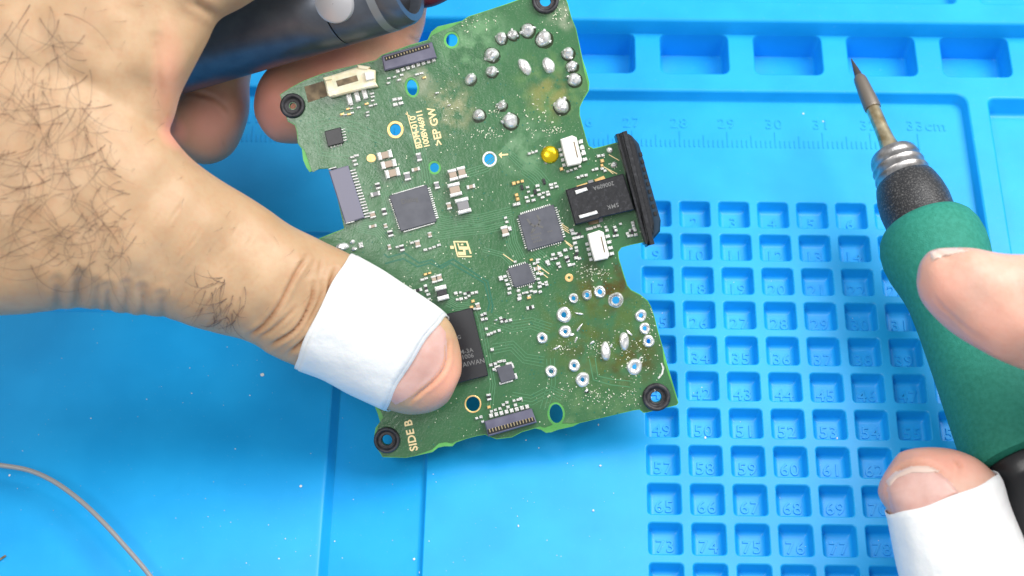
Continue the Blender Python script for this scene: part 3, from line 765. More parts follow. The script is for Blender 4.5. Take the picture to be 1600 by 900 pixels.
# ---- small components
def comp_mesh(key, body, ends, gap):
    bm = bmesh.new()
    slab(bm, [(-gap,-.42),(gap,-.42),(gap,.42),(-gap,.42)], 0, .92, .05, 0)
    slab(bm, [(-.5,-.5),(-gap,-.5),(-gap,.5),(-.5,.5)], 0, 1, .07, 1)
    slab(bm, [(gap,-.5),(.5,-.5),(.5,.5),(gap,.5)], 0, 1, .07, 1)
    me = bpy.data.meshes.new(key); bm.to_mesh(me); bm.free(); me.materials.append(body); me.materials.append(ends); return me
CM = {'tan': comp_mesh('tan', M['ceramic'], M['pad'], .24), 'dark': comp_mesh('dark', M['chip_black'], M['pad'], .2), 'grey': comp_mesh('grey', M['ceramic_grey'], M['pad'], .26)}
PADM = unit_box('tinypad', M['pad'], .18); GPM = unit_box('goldpad', M['gold'], .18)
def comp(kind, x, y, l, w_, deg, h=None, name='capacitor'):
    return box(name, x, y, l, w_, deg, h or min(l, w_)*SB*.6, CM[kind], board)
for a in [('tan',602,243,23,12,14),('tan',608,257,24,11.5,14),('tan',614,271,23,13,14),('tan',708,274,18,13.5,104),('tan',722,270,18,13,104),('tan',711,297,21,19,104),('grey',724,322,24,21,104),
          ('dark',691,457.5,23,18,104),('grey',637,276,13,10,104),('dark',591,291,10,7,104),('grey',587,303.5,15,7,14),('dark',601,331,11,7,104),('tan',650,265,13,5.5,14),('grey',655,246,13,7.5,104),
          ('grey',683,290,11,8,104),('tan',702,322,11,7.5,104),('tan',736,292,13,6,14),('tan',583,336,10,9,104),('tan',583,353.6,12,4.6,14),('tan',603,353,7,5.5,104),('dark',610.6,365,10,8,104),('tan',672,367,8,6,104),
          ('tan',609,386,8,5,104),('dark',628.5,387.5,10,7,104),('tan',653,381,11,8,104),('tan',678.5,436.5,11,8,104),('tan',687,434,11,8.5,104),('dark',666,450.5,12,5,104),('dark',653,453.5,14,5,14),('tan',747,478.5,11,7,104),
          ('tan',789,361.5,16,11,104),('dark',828.5,480.3,12,5.2,14),('dark',764,620,10,6.5,100),('tan',838,419.8,9,6,14)]:
    comp(*a)
tiny = []
def add(ox, oy, sc, pts, w_=5.2, h_=3.6, deg=14, m='p'):
    for p in pts:
        tiny.append((ox+p[0]/sc, oy+p[1]/sc, w_, h_, deg, m if len(p) < 3 else p[2]))
add(420,160,5,[(655,430),(688,418),(672,458),(682,487)],7,3.4)
add(420,0,5,[(650,850),(705,843),(655,885),(620,855,'g'),(575,895,'g'),(630,895,'g'),(765,815,'g'),(800,830),(835,820),(815,790),(815,760),(810,735),(775,880),(775,905),(940,615),(985,605),(1040,590),(1020,628),(938,652),(1160,585),(1195,575),(1215,610,'g')],6,3)
add(420,0,5,[(985,780),(1025,775),(990,820),(1035,810)],7,4.5)
add(420,0,5,[(1315,730),(1410,825),(650,822),(600,900)],6,2.4)
add(700,160,4.571,[(580,368),(605,360),(630,352),(855,495),(880,485),(910,475),(940,460),(930,538),(955,528),(985,522),(1035,485),(1060,478),(1100,475),(1120,490),(1075,385),(1105,380),(950,275),(955,315),(965,350)],5,4)
add(700,160,4.571,[(470,580,'g'),(500,572,'g'),(530,565,'g'),(490,662,'g'),(497,692,'g'),(475,732),(503,722),(1100,420,'g'),(1098,452,'g'),(810,478,'g')],5.2,5)
add(700,160,4.571,[(568,608),(575,640),(560,680),(570,708),(600,668),(610,700),(638,597),(645,628),(652,660),(675,680),(680,648),(710,640),(715,660),(735,590),(740,612),(765,580),(775,603)],6,3.8)
add(760,300,5,[(150,203),(160,235),(180,280),(185,295),(235,25,'g'),(245,55,'g'),(220,100),(250,95)],6,4.4)
add(760,300,5,[(665,300),(675,325),(700,325),(685,362),(715,355),(745,350),(690,400),(700,435),(660,443),(705,460),(615,455),(570,480),(580,495),(520,490),(540,520),(510,525),(475,545),(485,565),(560,560),(572,585),(625,510),(635,540),(650,570),(680,565),(700,515),(725,520)],5.8,4.2)
add(760,300,5,[(790,290),(815,285),(845,275),(875,265),(930,275),(940,300),(1000,275),(1010,300),(995,345),(1020,340),(1045,250),(1140,240),(1145,262),(1150,285),(1125,300),(1160,300),(1135,340),(1165,335),(1110,345),(1100,325)],5,4.2)
add(760,300,5,[(400,530),(400,550),(350,530,'g'),(375,560),(410,600),(400,637),(430,640),(405,680),(415,710),(415,740),(440,720),(465,705),(470,725),(345,740),(350,775),(380,780),(420,780),(315,785),(290,790),(250,770),(258,805),(260,832),(332,825,'g'),(180,755),(180,790),(168,722),(155,690),(145,660),(110,665),(115,680),(225,545)],5.8,4)
add(500,320,5,[(605,330),(720,297),(825,352),(862,342),(893,330),(930,315),(320,305),(325,325),(825,543,'g'),(858,533,'g'),(800,585),(830,575),(848,700),(855,735)],6,3.8)
add(500,320,5,[(1062,690),(1097,685),(1073,740),(1103,735),(1133,695),(1140,728),(1165,712),(1192,690),(1222,683),(1195,752,'g'),(1185,800,'g'),(1208,812)],5.2,4.4)
add(540,460,5,[(1065,160),(1090,150),(1070,195),(1100,190),(1212,185),(1220,213),(1255,208),(1288,200),(1100,268),(1115,312),(1140,302),(1165,292),(1200,282),(1135,550),(1170,540),(1195,525),(1215,520),(1240,518),(1160,585),(1360,20),(1355,35),(1432,15),(1145,430)],5,4.4)
add(560,560,5,[(1040,412),(1070,400),(1105,390),(1168,378),(1132,360),(1160,342),(1227,362),(1215,328),(1245,320),(1268,313),(925,465),(958,455),(972,492),(1020,378,'g')],4.8,4)
for x, y, w_, h_, dg, m in tiny:
    s = random.uniform(.82, 1.12)
    box('solder_pad', x, y, w_*s, h_*s, dg+random.uniform(-4, 4), random.uniform(.03, .06), GPM if m == 'g' else PADM, board)
# dark bodies between pairs of tiny pads
for x, y, l, w_, dg in ((815.5,293,8,4,104),(836,300,8,4,100),(850,284,9,4,104),(887,405,9,4,60),(900,398,9,4,50),(868,404,8,4,20),(873,414,8,4,104),(756,492,8,4,14),(757,499,8,4,14),(786,500,9,4,20),(771,568,8,4,14),(731,457,7,3,14),(960,362,8,4,104),(987,362,9,4,104),(904,366,7,4,14)):
    box('chip_resistor', x, y, l, w_, dg, .035, unit_box('darkbox', M['chip_black']), board)

# ---- soldered joints
DARK = []
def halo(px, py, r_, r2, ang):
    bm = bmesh.new(); slab(bm, [(p[0]+random.uniform(-.008,.008), p[1]+random.uniform(-.008,.008)) for p in circ(px, py, r_, r2, ang, 16)], TOP-.002, TOP+.002)
    from_bm('burnt_flux', bm, M['burnt'], board)
def blob(name, px, py, rx_, ry_, h, ang=0, hole=0.0, lump=.16, n=22):
    bm = bmesh.new(); rows = []; ph = random.uniform(0, 6); ph2 = random.uniform(0, 6)
    prof = [(1.0, 0), (.97, .18), (.90, .42), (.78, .68), (.60, .88), (.38, .98), (.15, 1.0)]
    if hole:
        prof = [(1.0, 0), (.95, .30), (.85, .62), (.70, .80), ((1+hole)/2, .78), (hole*1.08, .62), (hole, .25), (hole, -2.2)]
    x0, y0 = B(px, py); c, s = math.cos(ang), math.sin(ang)
    for r_, z in prof:
        ring = []
        for k in range(n):
            a = 2*math.pi*k/n; q = 1+(lump*(math.sin(2*a+ph)*.5+math.sin(3*a+ph2)*.4+math.sin(5*a+ph*2)*.25) if r_ > .5 or not hole else lump*.4*math.sin(2*a+ph))
            x, y = rx_*r_*q*math.cos(a), ry_*r_*q*math.sin(a)
            ring.append(bm.verts.new((x0+(x*c-y*s)*SB, y0+(x*s+y*c)*SB, TOP+max(z, -2.2)*h*(1+.2*math.sin(a+ph)))))
        rows.append(ring)
    for A_, Bq in zip(rows[:-1], rows[1:]):
        for i in range(n): bm.faces.new((A_[i], A_[(i+1) % n], Bq[(i+1) % n], Bq[i]))
    if not hole: bm.faces.new(rows[-1])
    return from_bm(name, bm, M['solder'], board, True)
for x, y, ro, ri in ring_joints: blob('soldered_ring', x, y, ro*1.05, ro*1.08, .055, 0, ri/ro*.86, .07)
for x, y, rx_, ry_, an in ((946,549,8,15,0.05),(975,533,8,14,0.08),(820,105,8,15,.55),(857,103,9.5,13,.35)): blob('solder_blob', x, y, rx_, ry_, .07, an, 0, .07)
for x, y, r_ in ((783,60,9),(801,55,8.5),(824,48,11),(849,61,13),(768,86,11.5),(768,112,9),(735,124,9),(887,84,10),(893,104,9.5),(897,125,10.5),(877,166,12.5),(784,165,8),(748,180,10),(797,189,12.5)):
    halo(x+1.2, y+1.5, r_*1.16, r_*1.1, random.uniform(0, 3)); blob('solder_blob', x, y, r_*random.uniform(.9, 1.1), r_*random.uniform(.9, 1.05), .12, random.uniform(0, 3), 0, .10)
    for k in range(2):
        a = random.uniform(0, 6.28); rr = r_*random.uniform(.75, 1.05); blob('solder_blob', x+rr*math.cos(a), y+rr*math.sin(a), r_*.3, r_*.24, .05, a, 0, .25, 10)
for x, y, r_, r2 in ((952.5,235,5.5,5),(959,258,5.5,5),(551,378,4.5,3.5),(554,389,5,3.5),(775,500,3,2)): blob('solder_blob', x, y, r_, r2, .05, .2, 0, .1, 14)
blob('solder_blob', 535, 386, 11.5, 6.5, .07, .2, 0, .06)
for x, y, a, l in ((905,512,.9,9),(893,523,.3,7),(900,530,1.2,6),(870,543,.5,8),(905,490,-.2,8),(916,610,.8,5),(1000,560,1,4),(983,520,-.7,8),(925,535,.4,6),(955,540,1.3,4),(1022,610,1.5,4)):
    blob('solder_blob', x, y, l*.8, 2, .03, a, 0, .3, 10)
blob('flux_scorch_hole', 916.5, 611, 3.6, 3, .01).data.materials[0] = M['slot']
# pale scrape arc by the lower right grommet and bare scratches beside the chip
bm = bmesh.new(); ribbon(bm, [(1033,567),(1036,575),(1034,584),(1028,591)], 2.6, TOP, TOP+.006); from_bm('scrape', bm, M['pad'], board)
bm = bmesh.new()
for (x0, y0, x1, y1) in ((877,350,888,357),(877,353,889,361),(878,357,889,364),(882,376,895,385),(884,379,894,387),(786,397,803,409),(951,242,967,251),(943,261,964,272),(948,264,958,272),(839,414,858,428),(838,420,856,434),(636,175,651,232),(644,184,634,178)):
    ribbon(bm, [(x0, y0), (x1, y1)], 1.3, TOP, TOP+.005)
tag(from_bm('bare_copper_scratches', bm, M['ink'], board), kind='stuff')

# ================================================================== HANDS
def loft(bm, secs, sub=5, nseg=40, power=2.25):
    """secs: (ax, ay, bx, by, depth, halfthick[, tilt]); the two pixel points are the silhouette edges"""
    rows = []
    for r_ in cr([list(s)+[0]*(7-len(s)) for s in secs], sub):
        a = U(r_[0], r_[1], r_[4]+r_[6]); b_ = U(r_[2], r_[3], r_[4]-r_[6]); c = (a+b_)/2; h = (a-b_)/2; T = VIEW*r_[5]
        ring = []
        for k in range(nseg):
            t = 2*math.pi*k/nseg; ct, st = math.cos(t), math.sin(t)
            e = 2/power
            x = math.copysign(abs(ct)**e, ct); y = math.copysign(abs(st)**e, st)
            ring.append(bm.verts.new(c+h*x+T*y))
        rows.append(ring)
    for A_, Bq in zip(rows[:-1], rows[1:]):
        for i in range(nseg): bm.faces.new((A_[i], A_[(i+1) % nseg], Bq[(i+1) % nseg], Bq[i]))
    bm.faces.new(rows[0][::-1]); bm.faces.new(rows[-1])
def fused(bm, voxel, smooth):
    bmesh.ops.recalc_face_normals(bm, faces=bm.faces[:])
    me = bpy.data.meshes.new('tmp'); bm.to_mesh(me); bm.free()
    o = bpy.data.objects.new('tmp', me); COL.objects.link(o)
    m = o.modifiers.new('r', 'REMESH'); m.mode = 'VOXEL'; m.voxel_size = voxel; m.use_smooth_shade = True
    if smooth: s = o.modifiers.new('s', 'SMOOTH'); s.iterations = smooth; s.factor = .5
    dg = bpy.context.evaluated_depsgraph_get(); ev = o.evaluated_get(dg)
    out = bpy.data.meshes.new_from_object(ev); bpy.data.objects.remove(o)
    return out
def seg_dist(X, Y, pl):
    d = np.full(X.shape, 1e9)
    for (x0, y0), (x1, y1) in zip(pl[:-1], pl[1:]):
        vx, vy = x1-x0, y1-y0; t = np.clip(((X-x0)*vx+(Y-y0)*vy)/(vx*vx+vy*vy), 0, 1)
        d = np.minimum(d, np.hypot(X-x0-t*vx, Y-y0-t*vy))
    return d
def sculpt(me, creases, flush_glow=(), wob=None):
    n = len(me.vertices); co = np.empty(n*3, 'f4'); me.vertices.foreach_get('co', co); co = co.reshape(-1, 3).astype(float)
    no = np.empty(n*3, 'f4'); me.vertices.foreach_get('normal', no); no = no.reshape(-1, 3)
    X, Y = toPx(co); face = np.clip((no @ VIEW)*2.2+.3, 0, 1)
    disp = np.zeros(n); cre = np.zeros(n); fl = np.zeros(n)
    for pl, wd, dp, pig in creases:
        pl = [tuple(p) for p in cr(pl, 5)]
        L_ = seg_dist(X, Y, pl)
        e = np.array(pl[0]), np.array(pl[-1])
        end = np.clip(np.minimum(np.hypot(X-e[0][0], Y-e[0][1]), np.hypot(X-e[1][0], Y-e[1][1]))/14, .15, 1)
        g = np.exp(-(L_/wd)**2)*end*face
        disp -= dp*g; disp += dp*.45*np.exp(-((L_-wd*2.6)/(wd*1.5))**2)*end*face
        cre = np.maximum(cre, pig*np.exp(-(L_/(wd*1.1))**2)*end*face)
    for (cx, cy, rx_, ry_, amt) in flush_glow:
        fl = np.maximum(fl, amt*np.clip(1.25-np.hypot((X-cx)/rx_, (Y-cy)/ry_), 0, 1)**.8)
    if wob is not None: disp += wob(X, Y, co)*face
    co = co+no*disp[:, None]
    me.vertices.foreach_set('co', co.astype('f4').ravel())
    for nm, ar in (('crease', cre), ('flush_glow', fl)):
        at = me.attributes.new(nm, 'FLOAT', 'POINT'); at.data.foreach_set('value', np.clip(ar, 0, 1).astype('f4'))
    me.update(); me.shade_smooth()

# ---- left hand
TH = [(714,598,700,628,DB-.80,.12),(721,578,678,643,DB-.82,.40),(718,540,642,648,DB-.86,.60),(700,500,612,640,DB-.93,.72),(650,462,560,617,DB-1.05,.82),(600,430,512,592,DB-1.2,.86),(550,400,465,572,DB-1.4,.92),
      (500,374,428,555,DB-1.6,1.0),(450,349,385,533,DB-1.8,1.05),(400,315,335,520,DB-2.0,1.1),(350,284,272,499,DB-2.3,1.2),(300,249,205,490,DB-2.6,1.3),(262,205,125,482,DB-2.85,1.35),(215,130,20,492,DB-2.95,1.42),(140,30,-100,500,DB-3.0,1.45),(60,-60,-230,510,DB-3.0,1.45)]
bm = bmesh.new(); loft(bm, TH, 6, 56)
loft(bm, [(-230,-260,500,-260,DB-1.9,1.4),(-230,-120,470,-130,DB-2.3,1.4),(-230,-40,428,-34,DB-2.6,1.4),(-230,0,384,2,DB-2.75,1.4),(-230,28,341,26,DB-2.85,1.38),(-230,60,322,62,DB-2.93,1.35),(-230,110,296,112,DB-3.0,1.25),(-230,150,279,148,DB-2.9,1.2),(-230,200,262,200,DB-2.85,1.2),(-230,300,200,300,DB-2.8,1.3),(-230,420,100,420,DB-3,1.3)], 6, 56, 2.6)
# index finger: over the top of the tube, then back underneath it towards the board
loft(bm, [(400,-170,520,-190,DB-2.6,.8),(500,-190,560,-120,DB-2.4,.75),(540,-200,660,-170,DB-1.8,.75),(580,-120,705,-110,DB-.3,.7),(585,-60,690,-50,DB+.7,.66),(580,-5,668,8,DB+1.1,.62),(560,40,658,55,DB+1.35,.62),(530,60,610,150,DB+1.5,.62),(475,80,505,215,DB+1.6,.62),(432,96,442,224,DB+1.55,.58),(408,125,414,208,DB+1.5,.42),(398,155,399,180,DB+1.5,.15)], 6, 40)
# next finger tip curled under the palm
loft(bm, [(300,-170,470,-170,DB-2.4,.8),(340,-150,520,-150,DB-.9,.7),(360,-70,500,-60,DB+.9,.65),(350,20,460,30,DB+1.9,.65),(325,90,395,105,DB+2.1,.68),(300,120,388,178,DB+2.1,.68),(275,155,365,236,DB+2.0,.62),(262,195,325,257,DB+1.9,.5),(262,225,285,247,DB+1.9,.2)], 6, 40)
lh = fused(bm, .045, 16)
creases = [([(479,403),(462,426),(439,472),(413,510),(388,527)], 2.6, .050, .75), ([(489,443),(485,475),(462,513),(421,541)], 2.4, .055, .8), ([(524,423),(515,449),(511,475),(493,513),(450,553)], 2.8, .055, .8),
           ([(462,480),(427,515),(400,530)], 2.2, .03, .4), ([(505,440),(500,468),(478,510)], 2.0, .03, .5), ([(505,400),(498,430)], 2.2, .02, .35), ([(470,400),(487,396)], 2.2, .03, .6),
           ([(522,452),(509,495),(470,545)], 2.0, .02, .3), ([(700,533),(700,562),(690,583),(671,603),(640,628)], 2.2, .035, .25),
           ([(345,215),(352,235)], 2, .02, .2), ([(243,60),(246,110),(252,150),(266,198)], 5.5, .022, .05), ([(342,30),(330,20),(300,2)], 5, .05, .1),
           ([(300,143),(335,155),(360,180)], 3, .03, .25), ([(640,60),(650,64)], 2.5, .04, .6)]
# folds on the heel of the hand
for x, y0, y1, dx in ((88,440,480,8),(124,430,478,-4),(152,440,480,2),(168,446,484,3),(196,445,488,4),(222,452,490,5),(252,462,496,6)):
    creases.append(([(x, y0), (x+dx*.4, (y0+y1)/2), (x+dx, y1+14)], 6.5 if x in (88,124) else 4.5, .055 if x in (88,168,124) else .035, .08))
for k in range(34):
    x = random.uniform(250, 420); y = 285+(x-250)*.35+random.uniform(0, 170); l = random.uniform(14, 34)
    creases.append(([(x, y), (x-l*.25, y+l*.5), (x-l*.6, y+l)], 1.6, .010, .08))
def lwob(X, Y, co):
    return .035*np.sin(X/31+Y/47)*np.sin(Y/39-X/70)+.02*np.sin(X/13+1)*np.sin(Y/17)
sculpt(lh, creases, [(278,205,26,28,.9),(330,190,60,60,.8),(430,170,60,70,1.0),(262,120,24,80,.35),(520,100,80,60,.8),(690,590,55,60,.6),(610,40,90,70,.6)], lwob)  # patches on the fingers behind the board paint in light; the rest are skin
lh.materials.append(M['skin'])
left_hand = link('hand', lh, None)
tag(left_hand, 'hairy left hand with a white taped thumb pressing down on the green circuit board', 'hand')
# nail of the pressing thumb, edge just past the tape
bvh = BVHTree.FromPolygons([v.co[:] for v in lh.vertices], [p.vertices[:] for p in lh.polygons])
def on(bv, px, py, lift=0.0):
    d = Vector(ray(px, py)).normalized(); h = bv.ray_cast(Vector(CAM), d)
    if h[0] is None: return None
    return h[0]+Vector(VIEW)*lift, h[1]
def patch(name, bv, polypx, lift, m, parent, step=2.6, edge=5.0):
    """a thin plate that follows the skin under a pixel outline"""
    xs = [p[0] for p in polypx]; ys = [p[1] for p in polypx]; bm = bmesh.new(); V = {}
    x0, x1, y0, y1 = min(xs)-step, max(xs)+step, min(ys)-step, max(ys)+step
    nx = int((x1-x0)/step)+1; ny = int((y1-y0)/step)+1
    def get(i, j):
        if (i, j) not in V:
            x, y = x0+i*step, y0+j*step; r_ = on(bv, x, y)
            if r_ is None: V[(i, j)] = None
            else:
                d = float(seg_dist(np.array([x]), np.array([y]), polypx+[polypx[0]])[0]); f = min(1, d/edge); f = 1-(1-f)**2
                V[(i, j)] = bm.verts.new(r_[0]+Vector(VIEW)*(lift*f-.012))
        return V[(i, j)]
    for i in range(nx):
        for j in range(ny):
            if pip(x0+(i+.5)*step, y0+(j+.5)*step, polypx):
                q = [get(i, j), get(i+1, j), get(i+1, j+1), get(i, j+1)]
                if None not in q: bm.faces.new(q)
    return from_bm(name, bm, m, parent, True)
patch('thumbnail', bvh, [(655,498),(690,506),(699,518),(701,535),(699,560),(690,582),(671,601),(645,622),(618,636),(600,620)], .016, M['nail'], left_hand)
# white paper tape wrapped round the thumb
def wrap(name, T, t0, t1, bulge0, bulge1, off, parent, m, nseg=72, power=2.25, rows=16, sub=8):
    P = cr([list(s)+[0]*(7-len(s)) for s in T], sub); bm = bmesh.new(); R_ = []; C_ = []
    for k in range(rows+1):
        f = k/rows; r_ = np.array([np.interp(t0+(t1-t0)*f, np.arange(len(P))/sub, P[:, j]) for j in range(7)]); C_.append(r_)
    Cs = [(U(r_[0], r_[1], r_[4]+r_[6])+U(r_[2], r_[3], r_[4]-r_[6]))/2 for r_ in C_]
    ax_ = (Cs[-1]-Cs[0]); ln = np.linalg.norm(ax_); ax_ = ax_/ln
    for k, r_ in enumerate(C_):
        f = k/rows; a = U(r_[0], r_[1], r_[4]+r_[6]); b_ = U(r_[2], r_[3], r_[4]-r_[6]); c = (a+b_)/2; h = (a-b_)/2; hl = np.linalg.norm(h); T_ = VIEW*(r_[5]+off); ring = []
        h = h*(hl+off)/hl
        for j in range(nseg):
            t = 2*math.pi*j/nseg; ct, st = math.cos(t), math.sin(t); e = 2/power
            x = math.copysign(abs(ct)**e, ct); y = math.copysign(abs(st)**e, st)
            wv = .012*math.sin(5*t+k*.7)+.008*math.sin(9*t-k*.4)
            sh = (bulge0*(1-f)+bulge1*f)*st+.012*math.sin(7*t)*(1 if k in (0, rows) else .3)
            ring.append(bm.verts.new(c+h*(x*(1+wv*.4))+T_*(y*(1+wv*.5))+ax_*sh))
        R_.append(ring)
    for A_, Bq in zip(R_[:-1], R_[1:]):
        for i in range(nseg): bm.faces.new((A_[i], A_[(i+1) % nseg], Bq[(i+1) % nseg], Bq[i]))
    o = from_bm(name, bm, m, parent, True); s = o.modifiers.new('thick', 'SOLIDIFY'); s.thickness = .018; s.offset = 0
    return o
tp = wrap('tape_wrap', TH, 3.06, 6.0, .10, .02, .042, left_hand, M['tape'])
wrap('tape_overlap', TH, 3.16, 5.86, .10, .03, .053, tp, M['tape'])

# hairs on the back of the hand
bm = bmesh.new()
def strand(x, y, ang, ln, curl, r_):
    pts = []; st = max(7, int(ln/6)); a = ang; lastd = None
    for k in range(st+1):
        f = k/st; h = on(bvh, x, y)
        if h is None: break
        q = h[0]
        dd = (q-Vector(CAM)).length
        if lastd and abs(dd-lastd) > .5: break
        lastd = dd
        pts.append(q+Vector(VIEW)*(.010+.09*math.sin(min(1, f*1.1)*math.pi*.75)*min(1, ln/60)))
        x += math.cos(a)*ln/st; y += math.sin(a)*ln/st; a += curl/st
    if len(pts) > 3:
        n = len(pts); tube_mesh(bm, pts, [r_*(1-.75*i/(n-1)) for i in range(n)], 4)
def hairs(n, region, ang, dang, l0, l1, c0, c1, r0=.0026, r1=.0048):
    for _ in range(n):
        while True:
            x = random.uniform(min(p[0] for p in region), max(p[0] for p in region)); y = random.uniform(min(p[1] for p in region), max(p[1] for p in region))
            if pip(x, y, region): break
        strand(x, y, ang+random.gauss(0, dang), random.uniform(l0, l1), random.choice((-1, 1, 1))*random.uniform(c0, c1), random.uniform(r0, r1))
hairs(85, [(0,0),(90,0),(150,90),(215,200),(235,300),(200,420),(60,430),(0,400)], 2.3, .9, 60, 165, .4, 2.2)
hairs(60, [(0,150),(150,150),(210,230),(220,380),(150,420),(0,390)], 2.9, .9, 45, 125, .6, 2.6)
hairs(34, [(100,370),(190,330),(200,400),(150,425),(90,425)], 1.9, .9, 20, 60, .8, 3.2)
hairs(26, [(0,0),(120,0),(200,130),(180,260),(0,260)], 1.4, .5, 35, 95, .3, 1.5, .0035, .006)
hairs(28, [(312,450),(345,432),(392,450),(384,500),(340,515),(315,500)], 1.7, .55, 22, 58, .2, 1.6, .004, .0075)
hairs(7, [(300,450),(350,430),(360,470)], 2.6, .6, 30, 60, .6, 1.6, .004, .0075)
hairs(70, [(0,0),(230,0),(270,220),(400,330),(520,420),(450,520),(250,470),(120,440),(0,440)], 2.2, .5, 8, 22, .1, .8, .0014, .0026)
tag(from_bm('hair', bm, M['hair'], left_hand), kind='stuff')

# ---- right hand (index tip on the grip, taped thumb lower down, joined by the palm off the picture)
DI = 29.9
TR = [(1405,706,1378,748,DI+.6,.12),(1448,699,1372,768,DI+.55,.42),(1500,705,1378,785,DI+.5,.62),(1552,738,1388,800,DI+.4,.74),(1572,790,1400,850,DI+.3,.80),(1602,860,1414,910,DI+.2,.84),(1640,940,1440,980,DI+.1,.9),(1690,1030,1500,1070,DI,1.0),(1790,1100,1620,1160,DI-.2,1.2)]
bm = bmesh.new(); loft(bm, TR, 6, 48)
loft(bm, [(1437,412,1433,448,DI-.75,.14),(1455,391,1446,478,DI-.75,.42),(1490,386,1486,518,DI-.8,.60),(1540,392,1535,548,DI-.9,.72),(1600,398,1598,578,DI-1.0,.78),(1680,392,1670,600,DI-1.2,.85),(1780,400,1760,640,DI-1.3,.95),(1900,440,1860,720,DI-1.2,1.0),(1960,600,1820,780,DI-.9,1.1)], 6, 48)
loft(bm, [(2000,500,1800,600,DI-.8,1.1),(2050,700,1800,760,DI-.6,1.4),(2050,950,1750,960,DI-.4,1.4),(2000,1150,1720,1120,DI-.3,1.3)], 6, 40)
rh = fused(bm, .05, 6)
sculpt(rh, [([(1446,384),(1478,400),(1492,404)], 2.5, .02, .1), ([(1462,470),(1490,500),(1540,530)], 2.4, .012, .08), ([(1455,455),(1480,488),(1520,518)], 2, .01, .05),
            ([(1488,712),(1500,728),(1497,742)], 2.4, .04, .3), ([(1392,742),(1420,728),(1455,727),(1482,744)], 2.5, .03, .2)],
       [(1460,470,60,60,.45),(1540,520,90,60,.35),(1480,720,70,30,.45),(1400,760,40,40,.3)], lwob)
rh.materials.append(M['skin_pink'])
right_hand = link('hand', rh, None)
tag(right_hand, 'pink right hand gripping the green soldering iron, its lower finger wrapped in white tape', 'hand')
bvr = BVHTree.FromPolygons([v.co[:] for v in rh.vertices], [p.vertices[:] for p in rh.polygons])
patch('fingernail', bvr, [(1385,762),(1394,745),(1425,733),(1455,732),(1478,746),(1500,770),(1440,800),(1394,808)], .05, M['nail'], right_hand)
patch('nail_rim', bvr, [(1384,752),(1396,738),(1425,728),(1452,729),(1470,736),(1452,741),(1425,740),(1402,748),(1390,762)], .06, M['nail_edge'], right_hand, 2.0, 3)
patch('index_nail', bvr, [(1452,393),(1462,387),(1490,387),(1515,392),(1490,397),(1470,402),(1456,408)], .06, M['nail_edge'], right_hand, 1.8, 3)
tr = wrap('tape_wrap', TR, 3.0, 7.2, -.02, 0, .04, right_hand, M['tape'])

# ================================================================== SOLDERING IRON
def lathe(name, secs, m, parent, seg=48, caps=(True, True), smooth=True, sub=1):
    """secs: (px, py, depth, width_px); radius measured at that depth. Rings are square to the handle's axis."""
    C_ = [U(s[0], s[1], s[2]) for s in secs]; bm = bmesh.new(); rows = []
    axd = AX
    e1 = np.cross(axd, VIEW); e1 /= np.linalg.norm(e1); e2 = np.cross(axd, e1)
    for s, c in zip(secs, C_):
        r_ = s[3]/2*s[2]/FPX
        rows.append([bm.verts.new(c+(e1*math.cos(2*math.pi*k/seg)+e2*math.sin(2*math.pi*k/seg))*r_) for k in range(seg)])
    for A_, Bq in zip(rows[:-1], rows[1:]):
        for i in range(seg): bm.faces.new((A_[i], A_[(i+1) % seg], Bq[(i+1) % seg], Bq[i]))
    if caps[0]: bm.faces.new(rows[0][::-1])
    if caps[1]: bm.faces.new(rows[-1])
    o = from_bm(name, bm, m, parent, smooth)
    o.data.set_sharp_from_angle(angle=math.radians(38))
    return o
# straight axis between two points in space; positions along it by picture row
IA, IB = U(1331, 94, 35.6), U(1634, 790, 30.6)
AX = (IB-IA)/np.linalg.norm(IB-IA); LEN = np.linalg.norm(IB-IA)
tabt = np.linspace(-.1, 1.4, 400); taby = np.array([toPx(IA+(IB-IA)*t)[1] for t in tabt])
def onaxis(y):
    P = IA+(IB-IA)*np.interp(y, taby, tabt); q = (P-CAM) @ R; x_, y_ = toPx(P); return float(x_), float(y_), float(-q[2])
def S_(y, w_): x_, y_, d = onaxis(y); return (x_, y_, d, w_)
iron = tag(empty('soldering_iron', Matrix.Translation(Vector(IA))), 'soldering iron with green foam grip, steel collar and fine tip pointing up left', 'soldering iron')
IRM = iron.matrix_world.inverted()
def under_iron(o): o.parent = iron; o.matrix_parent_inverse = Matrix.Translation(-Vector(IA)); return o
under_iron(lathe('tip', [S_(92,1.5),S_(97,4),S_(108,9),S_(122,14.5)], M['tip'], None))
under_iron(lathe('tip_sleeve', [S_(119,14),S_(122,19),S_(126,21),S_(150,25),S_(166,27),S_(170,26)], M['gunmetal'], None))
under_iron(lathe('shaft', [S_(167,21),S_(172,23),S_(200,23),S_(215,25),S_(232,31),S_(243,34)], M['bronze'], None))
under_iron(lathe('collar', [S_(241,14),S_(240,60),S_(242,71),S_(246,76),S_(251,79),S_(253,77),S_(257,79),S_(262,84),S_(265,81),S_(270,84),S_(275,88),S_(278,85),S_(283,88),S_(290,92)], M['steel'], None))
under_iron(lathe('rubber_neck', [S_(284,70),S_(284,88),S_(286,95),S_(292,100),S_(305,108),S_(320,113),S_(336,112),S_(350,113),S_(372,116)], M['worn_black'], None))
under_iron(lathe('foam_grip', [S_(356,112),S_(353,126),S_(356,140),S_(363,153),S_(376,164),S_(392,168),S_(410,165),S_(425,158),S_(440,151),S_(460,147),S_(500,150),S_(560,160),S_(620,172),S_(680,184),S_(712,186),S_(722,180),S_(728,130)], M['green_foam'], None, 64))
